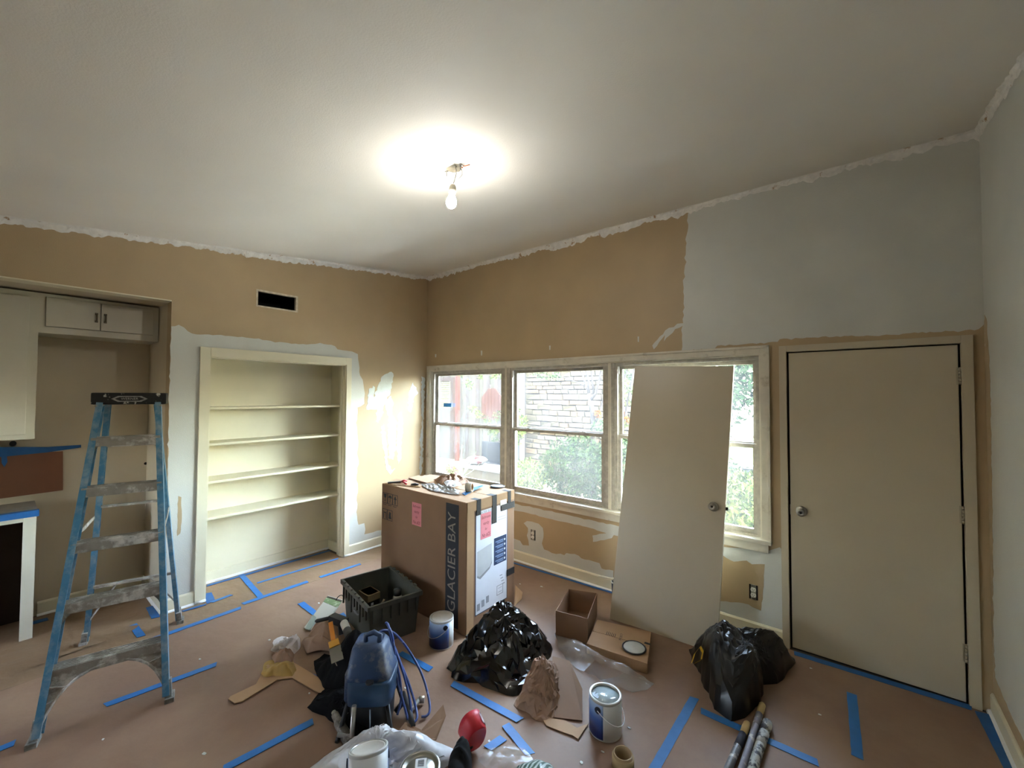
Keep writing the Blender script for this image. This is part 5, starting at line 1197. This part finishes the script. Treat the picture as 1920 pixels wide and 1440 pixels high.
# big black trash bag with yellow drawstring
tb_ = root('trash_bag', (3.66, -.62, .007), 'bulging black trash bag with yellow drawstring near leaning door', 'trash bag')
mound('bag_body', [X(1297,1222), X(1300,1250), X(1318,1292), X(1345,1338), X(1370,1360), X(1400,1350), X(1423,1316), X(1427,1285), (3.86,-.50), X(1493,1247), (3.93,-.10), (3.80,-.12), (3.68,-.27), (3.58,-.42), (3.48,-.52)],
      [(3.63,-.72,.30,.27), (3.56,-.58,.03,.12), (3.78,-.34,.21,.18)], m_bagm, '', '', 52, .07, 4.6, 84, 30, 7, parent=tb_, sup=1.7, jit=.007, ang=24)
dg = []
for u, v, h_ in ((1296,1243,.12), (1302,1225,.17), (1312,1212,.20), (1317,1222,.19), (1314,1237,.14), (1302,1243,.12)):
    d = ray(u, v); q = FL(u, v, h_); dg.append(q)
g = MB(); vv = []
for i, q in enumerate(dg): vv += [q+Vector((.008,-.006,.010)), q+Vector((-.004,.004,-.010))]
n_ = len(dg); g.add(vv+[v+Vector((.001,-.0015,.001)) for v in vv], [(2*i, 2*i+2, 2*i+3, 2*i+1) for i in range(n_-1)]+[(2*n_+2*i, 2*n_+2*i+1, 2*n_+2*i+3, 2*n_+2*i+2) for i in range(n_-1)]); ob('drawstring', g, mat('yellow_drawstring', '#c9a32c', .5), tb_)
# white film over cans, black cloth, green bag near the lens
mound('white_plastic_sheet', [(2.28,-2.58), (2.33,-2.42), (2.42,-2.28), (2.52,-2.17), (2.62,-2.09), (2.72,-2.045), (2.77,-2.10), (2.735,-2.24), (2.70,-2.40), (2.62,-2.55), (2.50,-2.70), (2.36,-2.72)],
      [(2.50,-2.32,.12,.14), (2.62,-2.18,.09,.12), (2.42,-2.5,.10,.16)], m_whitef, 'crumpled white plastic sheet bunched beside the sealed paint can', 'plastic sheet', 61, .06, 4.5, 70, 24, 5, jit=.007, ang=40)
c = FL(690, 1468, .10); c.z = .02; Tt = Matrix.Translation(c) @ Matrix.Rotation(va(c), 4, 'Z') @ Matrix.Rotation(-.35, 4, 'Y')
paint_can(c, 'tilted paint can half buried in white plastic sheet', -1.3, 'lid', Tt)
mound('black_cloth', [(2.80,-2.17), (2.765,-2.09), (2.80,-2.03), (2.86,-2.06), (2.90,-2.13), (2.93,-2.22), (2.915,-2.29)], [(2.83,-2.10,.13,.07), (2.88,-2.2,.10,.08)], mat('black_cloth', '#0c0c0d', .95, var=.2, scale=30), 'wadded black cloth beside red cup and sealed can', 'cloth', 66, .03, 10, 60, 24, 5)
def gstripe():
    m = bpy.data.materials.new('green_white_stripes'); m.use_nodes = True; N = m.node_tree.nodes; L = m.node_tree.links; b = N['Principled BSDF']; b.inputs['Roughness'].default_value = .4
    tc = N.new('ShaderNodeTexCoord'); wv = N.new('ShaderNodeTexWave'); wv.inputs['Scale'].default_value = 14; wv.inputs['Distortion'].default_value = 4; wv.inputs['Detail'].default_value = 2; L.new(tc.outputs['Object'], wv.inputs[0])
    rp = N.new('ShaderNodeValToRGB'); rp.color_ramp.elements[0].color = (*hexc('#2f4a37'), 1); rp.color_ramp.elements[0].position = .5; rp.color_ramp.elements[1].color = (*hexc('#b4bcb2'), 1); rp.color_ramp.elements[1].position = .7; L.new(wv.outputs['Fac'], rp.inputs[0]); L.new(rp.outputs[0], b.inputs['Base Color']); return m
mound('striped_bag', [(3.02,-1.93), (3.06,-1.86), (3.14,-1.83), (3.22,-1.86), (3.26,-1.95), (3.2,-2.05), (3.08,-2.04)], [(3.14,-1.94,.075,.12)], gstripe(), 'green and white striped plastic bag lying before the red cup', 'bag', 71, .02, 9, 70, 26, 4)
m_clear2 = mat('thin_clear_film', '#c9c0b6', .2, var=.1, alpha=.3, spec=.8, bump=.4, bscale=30)
crumple_sheet('clear_film_scrap', [(895,1425),(915,1405),(955,1398),(985,1405),(1000,1425),(985,1450),(920,1450)], .009, .02, m_clear2, 'thin clear film scrap lying beside the red cup', 'plastic film', 74, 12, 18)

# ================================================================== RED CUP
fc = FL(893, 1388, .082); axd = (Vector((-.62, .62, .0)).normalized()*.8 + Vector((0, 0, .38)) - RT*.42).normalized()
zf = (Vector((0, 0, 1)) - axd*axd.z).normalized(); xf = zf.cross(axd)
T = Matrix((xf, zf, axd)).transposed().to_4x4(); T.translation = fc
rt = root('red_cup', FL(893, 1415, .009), 'red plastic paint cup tipped on its side on the paper', 'cup')
m_redp = mat('red_plastic', '#b81d28', .45, var=.08, scale=10)
ring = []; nr = 28
def dshape(s_, z): 
    out = []
    for k in range(nr):
        a = 2*PI*k/nr; ca, sa = math.cos(a), math.sin(a); x = math.copysign(abs(ca)**.75, ca)*.052*s_; y = math.copysign(abs(sa)**.8, sa)*.083*s_*(1.0 if sa > 0 else .92)
        out.append(T @ Vector((x, y, z)))
    return out
secs = [dshape(.93, -.002), dshape(1.0, .003), dshape(1.04, .06), dshape(1.06, .085), dshape(1.0, .085), dshape(.95, .01)]
g = MB(); vv = [q for r_ in secs for q in r_]; g.add(vv, [(i*nr+k, i*nr+(k+1) % nr, (i+1)*nr+(k+1) % nr, (i+1)*nr+k) for i in range(len(secs)-1) for k in range(nr)], True)
g.add(secs[0], [list(range(nr))[::-1]]); g.add(secs[-1], [list(range(nr))]); ob('cup', g, m_redp, rt)
s1 = dshape(1.035, .018); s2 = dshape(1.058, .070); k0, k1 = 9, 19
g = MB(); n_ = k1-k0+1; off = [((s1[k]-fc)*.0 + (s1[k]-(T @ Vector((0, 0, .018)))).normalized()*.0012) for k in range(k0, k1+1)]
g.add([s1[k0+i]+off[i] for i in range(n_)]+[s2[k0+i]+off[i] for i in range(n_)], [(i, i+1, n_+i+1, n_+i) for i in range(n_-1)], True); ob('cup_label', g, mat('cup_label', '#c9a9a6', .5, col2='#7a3038', mixlo=.5, mixhi=.56, mscale=24), rt, fix=False)
g = MB(); g.lathe([(0,-.004),(.010,-.004),(.010,.001),(0,.001)], 14, T @ Matrix.Translation((.022,-.035,0))); ob('moulding_mark', g, m_dark, rt)
g = MB(); g.tube([T @ Vector((.050,-.035,.01)), T @ Vector((.064,-.040,.0)), T @ Vector((.062,-.055,.01))], .004, 6); ob('spout_tab', g, m_redp, rt)

# ================================================================== CARDBOARD CORE, POLES
c = FL(1168, 1412, .075)
rt = root('cardboard_core', (c.x, c.y, .008), 'empty cardboard tape core standing beside the open can', 'core'); T = Matrix.Translation((c.x, c.y, .008))
g = MB(); g.lathe([(.038,0),(.044,0),(.044,.068),(.038,.068),(.038,0)], 32, T, close=False); ob('tube', g, mat('core_board', '#a18a66', .7, var=.06), rt)
g = MB(); g.lathe([(.044,.012),(.050,.012),(.050,.055),(.044,.055)], 32, T, close=False); ob('leftover_tape', g, mat('masking_tape', '#b39c70', .6, var=.05), rt)
m_pole = [mat('grey_spattered_pole', '#7b7a7c', .45, .3, var=.15, col2='#d0cdc6', mixlo=.54, mixhi=.6, mscale=16), mat('lilac_pole', '#8f8e9c', .45, .2, var=.1, col2='#c9c7c4', mixlo=.58, mixhi=.64, mscale=14), mat('white_spattered_pole', '#a9a9a3', .5, var=.2, col2='#3c3d44', mixlo=.5, mixhi=.56, mscale=18)]
m_wood = mat('tan_wood_grip', '#b59a63', .55, var=.12, scale=12, stretch=(1, 1, 4))
for i, (t0, t1, lab, wood) in enumerate((((1402,1354), (1362,1448), 'paint pole with tan wooden tip beside trash bag', 1), ((1430,1318), (1388,1450), 'longest lilac-grey paint pole with brown tip beside trash bag', 1), ((1440,1353), (1408,1452), 'thick white-spattered roller handle beside trash bag', 0))):
    a = FL(*t0, .03); b = FL(*t1, .03); d = (b-a).normalized(); b = a+d*.95
    rt = root('paint_pole', ((a+b)/2).xy.to_3d()+Vector((0,0,.008)), lab, 'pole'); r_ = (.017, .016, .022)[i]
    zz = Vector((0, 0, r_+.009-.03)); a = a+zz; b = b+zz
    g = MB(); g.tube([a+d*.10, a+d*.14, b], [r_*.9, r_, r_], 12); ob('shaft', g, m_pole[i], rt)
    g = MB(); g.tube([a, a+d*.012, a+d*.05, a+d*.10], [r_*.7, r_*1.05, r_*1.1, r_*.92] , 12); ob('tip', g, m_wood if wood else m_pole[2], rt)
    g = MB(); g.tube([a+d*.10, a+d*.20], r_*1.06, 12); ob('collar', g, mat('pole_collar_navy', '#2b2d3d', .5, var=.2) if i == 0 else m_pole[i], rt)

# ================================================================== BUCKET AND BRUSH BEHIND THE LEANING DOOR
q = FL(1150, 1122); c = Vector((q.x+.045, q.y, .007))
rt = root('paint_cup', c, 'dark blue cup half hidden behind the leaning door', 'cup'); T = Matrix.Translation(c)
g = MB(); g.lathe([(0,0),(.050,0),(.058,.15),(.054,.15),(.047,.006),(0,.006)], 24, T, close=False); ob('cup_wall', g, mat('dark_blue_plastic', '#2a3648', .5), rt)
g = MB(); g.lathe([(.058,.142),(.061,.142),(.061,.152),(.056,.152)], 24, T, close=False); ob('cup_rim', g, m_white, rt)
rt = root('paint_brush', c+Vector((0, 0, .15)), 'cream-handled paint brush lying across the dark blue cup', 'brush')
a = c+Vector((.03, .01, .158)); b = c+Vector((-.16, -.05, .168))
g = MB(); g.tube([a.lerp(b, .35), a.lerp(b, .5), a.lerp(b, .8), b], [.012, .008, .010, .006], 10); ob('handle', g, mat('cream_handle', '#cfc6ae', .4), rt)
g = MB(); g.beam(a.lerp(b, .18), a.lerp(b, .36), .05, .016); ob('ferrule', g, m_chrome, rt)
g = MB(); g.beam(a.lerp(b, -.25), a.lerp(b, .18), .052, .014); ob('bristles', g, mat('bristle', '#c9c5bb', .8, var=.2, scale=60), rt)

# ================================================================== PAINT SPRAYER WITH BLUE HOSE
SP = Vector((2.25, -2.20, 0))
SPa = math.atan2(-.62, .78)+math.radians(0)
sp = root('paint_sprayer', SP, 'airless paint sprayer with paint-smeared blue housing and black frame', 'sprayer')
fw = Vector((.66, -.75, 0)).normalized(); sd_ = Vector((-fw.y, fw.x, 0))      # fw towards the camera side, sd to the right
Ts = Matrix((sd_, -fw, Vector((0, 0, 1)))).transposed().to_4x4(); Ts.translation = SP     # local x right, y away, z up
m_sb = mat('smeared_blue_housing', '#22395a', .5, var=.15, scale=8, col2='#70706f', mixlo=.5, mixhi=.66, mscale=9, bump=.2, bscale=40)
m_sd = mat('deep_blue_plastic', '#1d3a55', .5, var=.1, scale=8)
m_sk = mat('black_frame', '#121315', .5, var=.15, col2='#5d5f63', mixlo=.66, mixhi=.7, mscale=14)
def loft(secs, T):
    """secs: list of (z, cx, cy, hx, hy, corner) rounded rectangles"""
    g = MB(); vv = []; n = 24
    for (z, cx, cy, hx, hy, r) in secs:
        for k in range(n):
            a = 2*PI*(k+.5)/n; ca, sa = math.cos(a), math.sin(a); e = r
            x = math.copysign(abs(ca)**e, ca)*hx; y = math.copysign(abs(sa)**e, sa)*hy; vv.append(T @ Vector((cx+x, cy+y, z)))
    ff = [(i*n+k, i*n+(k+1) % n, (i+1)*n+(k+1) % n, (i+1)*n+k) for i in range(len(secs)-1) for k in range(n)]
    b = len(g.v); g.add(vv, ff, True); g.f.append(list(range(n))[::-1]); g.sm.append(False); g.f.append([len(vv)-n+k for k in range(n)]); g.sm.append(False); return g
ob('motor_housing', loft([(.17,0,0,.115,.10,.45),(.18,0,0,.125,.11,.4),(.30,-.005,0,.118,.105,.4),(.31,-.005,0,.110,.10,.4),(.40,-.015,.02,.088,.078,.45),(.425,-.02,.03,.07,.06,.5)], Ts), m_sb, sp)
ob('lower_shroud', loft([(.165,.01,-.012,.105,.105,.35),(.17,.01,-.012,.112,.112,.35),(.275,.01,-.012,.112,.112,.35),(.28,.01,-.012,.106,.106,.35)], Ts), m_sd, sp)
for y_ in (-.125,):
    for k in range(3): g = MB(); g.box(-.06+k*.055, -.035+k*.055, -.1255, -.118, .30, .372, Ts @ Matrix.Translation((0, .028+.0*k, 0)) @ Matrix.Rotation(-.22, 4, 'X')); ob('housing_rib', g, m_sb, sp)
g = MB(); g.tube([Ts @ Vector(v) for v in ((-.035,.0,.41),(-.04,.01,.452),(0,.02,.462),(.035,.01,.45),(.035,-.01,.405))], .014, 10); ob('carry_handle', g, m_sb, sp)
ob('pump_body', loft([(.012,.0,.02,.10,.10,.5),(.10,0,.02,.105,.105,.5),(.17,0,.02,.10,.10,.5)], Ts), m_sk, sp)
for x_, y_ in ((-.13,-.11), (.13,-.11), (-.13,.13), (.13,.13)):
    g = MB(); g.tube([Ts @ Vector((x_*.7, y_*.7, .20)), Ts @ Vector((x_, y_, .03)), Ts @ Vector((x_, y_-.03, .017))], .011, 8); ob('frame_leg', g, m_sk, sp)
g = MB(); g.tube([Ts @ Vector((-.125,-.135,.05)), Ts @ Vector((-.05,-.16,.06)), Ts @ Vector((-.045,-.15,.20))], .012, 8); ob('suction_tube', g, m_tin, sp)
g = MB(); g.tube([Ts @ Vector((.03,-.14,.17)), Ts @ Vector((.032,-.145,.05))], .004, 6); ob('paint_run', g, mat('pale_drip', '#6f7b84', .5), sp)
g = MB(); g.tube([Ts @ Vector((.02,-.118,.285)), Ts @ Vector((.02,-.118,.295))], .02, 10); ob('pressure_knob', g, m_sk, sp)
# hose coil hanging beside
hr2 = root('spray_hose', Ts @ Vector((.17, .02, 0)), 'coiled blue spray hose looped beside the sprayer', 'hose')
m_hose = mat('blue_hose', '#3c4f86', .4, var=.1, scale=20, col2='#8b93b4', mixlo=.6, mixhi=.7, mscale=25)
r = random.Random(3)
def hosepts(pix):
    out = []
    for u, v, h_ in pix: out.append(FL(u, v, h_))
    return out
def smooth_path(P_, n=8):
    out = []
    for i in range(len(P_)-1):
        p0 = P_[max(i-1, 0)]; p1 = P_[i]; p2 = P_[i+1]; p3 = P_[min(i+2, len(P_)-1)]
        for k in range(n):
            t = k/n; out.append(.5*((2*p1)+(p2-p0)*t+(2*p0-5*p1+4*p2-p3)*t*t+(3*p1-p0-3*p2+p3)*t*t*t))
    out.append(P_[-1]); return out
loops = [
 [(700,1200,.40),(715,1183,.41),(735,1185,.38),(752,1200,.31),(772,1228,.22),(790,1262,.14),(802,1300,.07),(806,1330,.03),(800,1342,.018),(790,1344,.018)],
 [(690,1205,.38),(705,1190,.39),(722,1193,.37),(738,1210,.31),(750,1240,.24),(766,1280,.15),(778,1320,.06),(782,1345,.03),(775,1356,.018)],
 [(698,1198,.39),(712,1188,.40),(728,1196,.36),(742,1222,.29),(757,1265,.19),(768,1310,.09),(772,1345,.03)],
 [(722,1168,.44),(728,1172,.43),(733,1200,.37),(738,1240,.28),(746,1280,.19),(757,1320,.09),(765,1350,.03)],
 [(724,1167,.44),(735,1190,.40),(741,1230,.30),(750,1275,.20),(752,1310,.11),(745,1340,.04)]]
for L__ in loops: g = MB(); g.tube(smooth_path(hosepts(L__), 6), .0065, 8); ob('hose_loop', g, m_hose, hr2)
# spray gun end lying at the foot
sg = root('spray_gun', FL(765, 1340, .008), 'black spray gun tangled at the foot of the hose', 'spray gun')
g = MB(); a = FL(755, 1300, .07); b = FL(775, 1362, .02); g.tube([a, a.lerp(b, .5), b], [.016, .02, .012], 10); ob('barrel', g, m_sk, sg)
g = MB(); g.tube([a.lerp(b, .2), FL(742, 1335, .03)], .014, 8); ob('grip', g, m_sk, sg)
g = MB(); c = FL(786, 1312, .03); g.tube([b.lerp(a, .4), c], .012, 8); g.tube([c, c+Vector((.02, .02, 0))], .018, 10); ob('filter', g, m_tin, sg)
# folded brown card by the hose foot
flat('cardboard_piece', [(742,1378),(760,1362),(790,1370),(831,1340),(836,1358),(818,1388),(770,1392)], .009, .004, m_card, 'folded brown cardboard scrap under the hose foot', 'cardboard', (.0,.02,.0,.05,.04,.0,0))
tape((812,1366), (820,1358), 'tiny blue tape scrap beside folded cardboard', .03)

# ================================================================== TOOL HEAP
m_canv = mat('black_canvas', '#0c0c0d', .85, spec=.15, var=.2, scale=30, bump=.2, bscale=80)
mound('tool_bag', [X(588,1243), X(608,1228), (1.78,-1.96), (1.90,-1.93), (2.0,-2.02), (2.03,-2.10), X(660,1330), X(636,1322), X(606,1292), X(590,1262)],
      [(1.86,-2.05,.20,.12), (1.95,-2.12,.12,.12), (1.75,-2.12,.08,.15)], m_canv, 'slumped black canvas tool bag beside the sprayer', 'tool bag', 83, .05, 5, 100, 40, 5)
mound('black_plastic_flap', [X(576,1331), X(604,1296), X(640,1282), X(690,1310), X(730,1362), X(700,1392), X(652,1396), X(632,1365), X(606,1344)], [(2.05,-2.26,.09,.16), (2.22,-2.3,.05,.12)], m_canv, 'flat black plastic flap pointing out from under the sprayer', 'plastic', 86, .04, 6, 50, 16, 5, jit=.006, ang=30)
crumple_sheet('kraft_scrap', [(566,1206),(590,1180),(612,1172),(640,1190),(640,1225),(600,1225),(575,1228)], .009, .09, m_kraft, 'folded brown kraft paper tucked behind the tool bag', 'paper', 88, 7, 20, lift=.05)
# putty knife with orange handle
rt = root('putty_knife', FL(622, 1215, .17), 'orange-handled putty knife lying on the tool bag', 'putty knife')
a = FL(620, 1168, .25); b = FL(625, 1202, .22); c = FL(628, 1213, .21); d = FL(633, 1240, .19)
g = MB(); g.beam(a, b, .026, .016, up=(.3,-.3,1)); ob('handle', g, mat('orange_plastic', '#c0741f', .45, var=.1), rt)
g = MB(); g.beam(b, c, .058, .014, up=(.3,-.3,1)); ob('collar', g, mat('yellow_plastic', '#c08a2a', .45, var=.1), rt)
g = MB(); g.beam(c, d, .066, .003, up=(.3,-.3,1)); ob('blade', g, mat('worn_steel', '#7d7a70', .45, .6, var=.2), rt)
# caulk tube
rt = root('caulk_tube', FL(650, 1205, .2), 'white caulk tube with black label on the tool bag', 'caulk tube')
a = FL(645, 1168, .26); b = FL(661, 1208, .23); g = MB(); g.tube([a, b], .024, 18); ob('tube', g, mat('caulk_white', '#bdb9ae', .45), rt)
g = MB(); g.tube([a.lerp(b, .35), a.lerp(b, .95)], .0246, 18); ob('tube_label', g, mat('caulk_label', '#1b1a19', .5), rt)
nrm_ = Vector((.55, -.6, .6)).normalized()
for k in range(4): c = a.lerp(b, .42+.13*k)+nrm_*.0248; g = MB(); g.beam(c, c+(b-a).normalized()*.012, .016, .002, up=nrm_); ob('printed_mark', g, m_lab, rt)
g = MB(); g.tube([b, b+(b-a).normalized()*.06], [.010, .003], 10); ob('nozzle', g, mat('caulk_white', '#bdb9ae', .45), rt)
# caulk gun
rt = root('caulk_gun', FL(630, 1175, .2), 'black caulk gun lying behind the orange putty knife', 'caulk gun')
a = FL(591, 1165, .23); b = FL(622, 1158, .25); c = FL(648, 1168, .25)
g = MB(); g.tube([a, a.lerp(b, .1), b], [.007, .012, .012], 10); ob('plunger_arm', g, m_sk, rt)
g = MB(); g.beam(b, c, .05, .045); ob('gun_body', g, m_sk, rt)
g = MB(); g.beam(b.lerp(c, .6), FL(640, 1190, .18), .03, .02); ob('trigger', g, m_sk, rt)
# round black pouch mouth
c = FL(645, 1232, .17); nz_ = Vector((.45,-.6,.6)).normalized(); T = Matrix.Translation(c) @ nz_.to_track_quat('Z', 'Y').to_matrix().to_4x4()
rt = root('tool_pouch', FL(645, 1250, .1), 'round black tool pouch with pale hem in the tool heap', 'pouch')
g = MB(); g.lathe([(.030,-.12),(.048,-.05),(.052,.0),(.048,.0),(.040,-.06),(0,-.10)], 20, T, close=False); ob('pouch', g, m_canv, rt)
g = MB(); g.lathe([(.049,-.006),(.054,-.006),(.054,.004),(.049,.004),(.049,-.006)], 20, T, close=False); ob('hem', g, mat('pale_hem', '#8d8069', .8), rt)
# metal cylinder with wire in front
rt = root('metal_tube', FL(645, 1370, .01), 'dirty metal tube with wire lying before the sprayer', 'tube')
a = FL(628, 1340, .06); b = FL(656, 1394, .035); g = MB(); g.tube([a, a.lerp(b, .25), a.lerp(b, .27), b], [.018, .019, .025, .026], 14); ob('tube_body', g, mat('dirty_metal', '#5f5a52', .5, .4, var=.3, scale=20, col2='#a29c92', mscale=15), rt)
g = MB(); g.tube([a, a+(a-b).normalized()*.02], .012, 10); ob('tube_tip', g, m_tin, rt)
g = MB(); P_ = [FL(u, v, h_) for u, v, h_ in ((636,1355,.08),(648,1340,.09),(662,1335,.08),(660,1345,.06),(645,1352,.07),(637,1362,.07))]; g.tube(smooth_path(P_, 6), .003, 6); ob('wire', g, mat('pale_wire', '#8a847a', .5), rt)
# packaging card with green picture
rt = root('packaging_card', FL(605, 1150, .009), 'grey packaging card with green picture beside the crate', 'packaging')
q = [FL(615,1118,.009), FL(643,1126,.009), FL(600,1188,.009), FL(570,1178,.009)]; g = MB(); g.prism(q, (0,0,.006)); ob('card', g, mat('card_grey', '#a39c8c', .5, var=.06), rt)
g = MB(); g.prism([v+Vector((0,0,.006)) for v in (q[0].lerp(q[3], .02), q[1].lerp(q[2], .02), q[1].lerp(q[2], .27), q[0].lerp(q[3], .22))], (0,0,.001)); ob('green_picture', g, mat('green_print', '#65764a', .4, col2='#9aa286', mixlo=.5, mixhi=.56, mscale=20), rt)
g = MB(); g.prism([v+Vector((0,0,.0068)) for v in (q[0].lerp(q[3], .02), q[1].lerp(q[2], .02), q[1].lerp(q[2], .08), q[0].lerp(q[3], .07))], (0,0,.0012)); ob('dark_header', g, mat('dark_print', '#3b3227', .4), rt)
for k in range(4):
    a = q[3].lerp(q[0], .12+.03*k)*.6+q[2].lerp(q[1], .12+.03*k)*.4; g = MB(); g.beam(a+Vector((0,0,.0064)), a+(q[2]-q[3]).normalized()*.05+Vector((0,0,.0064)), .006, .001); ob('printed_line', g, MATS['grey_ink'], rt)
g = MB(); P_ = [FL(u, v, h_) for u, v, h_ in ((630,1126,.02),(634,1119,.05),(641,1116,.07),(645,1122,.05))]; g.tube(smooth_path(P_, 6), .003, 6); ob('hanger_wire', g, m_sk, rt)
flat('packaging_scrap', [(586,1153),(593,1158),(590,1170),(580,1182),(572,1180),(580,1165)], .016, .003, mat('grey_green_scrap', '#7f8678', .5), 'narrow grey-green packaging scrap on packaging card', 'packaging')
# cardboard L, glove, tissue
flat('cardboard_piece', [(428,1312),(432,1307),(480,1284),(500,1248),(545,1240),(612,1280),(606,1302),(590,1296),(548,1272),(520,1275),(455,1316),(440,1320)], .0105, .005, m_card2, 'long bent brown cardboard strip under the yellow glove', 'cardboard')
mound('leather_glove', [X(487,1266), X(497,1245), X(520,1238), X(548,1243), X(556,1262), X(545,1273), X(520,1272), X(500,1273)], [(1.50,-2.36,.055,.09), (1.55,-2.31,.03,.08)], mat('yellow_leather', '#a2803c', .7, var=.15, scale=12, bump=.3), 'crumpled yellow leather work glove on cardboard', 'glove', 91, .04, 11, 70, 24, 5, z0=.013)
mound('white_tissue', [X(508,1222), X(512,1200), X(528,1195), X(548,1200), X(566,1212), X(558,1225), X(535,1235)], [(1.26,-2.18,.07,.09), (1.32,-2.12,.05,.07)], mat('tissue', '#c9bfb9', .8, var=.1), 'crumpled white tissue beside the yellow glove', 'tissue', 94, .04, 9, 30, 9, 5, jit=.012, ang=20)
crumple_sheet('kraft_scrap', [(508,1232),(530,1228),(552,1232),(548,1244),(515,1246)], .012, .05, m_kraft, 'small crumpled brown paper between tissue and glove', 'paper', 95, 12, 12, lift=.03)
flat('kraft_scrap', [(966,1108),(972,1112),(980,1118),(978,1128),(968,1133),(964,1138)], .008, .003, m_card2, 'small torn kraft flap at the carton base corner', 'paper', (.05,.04,.03,.02,0,0))
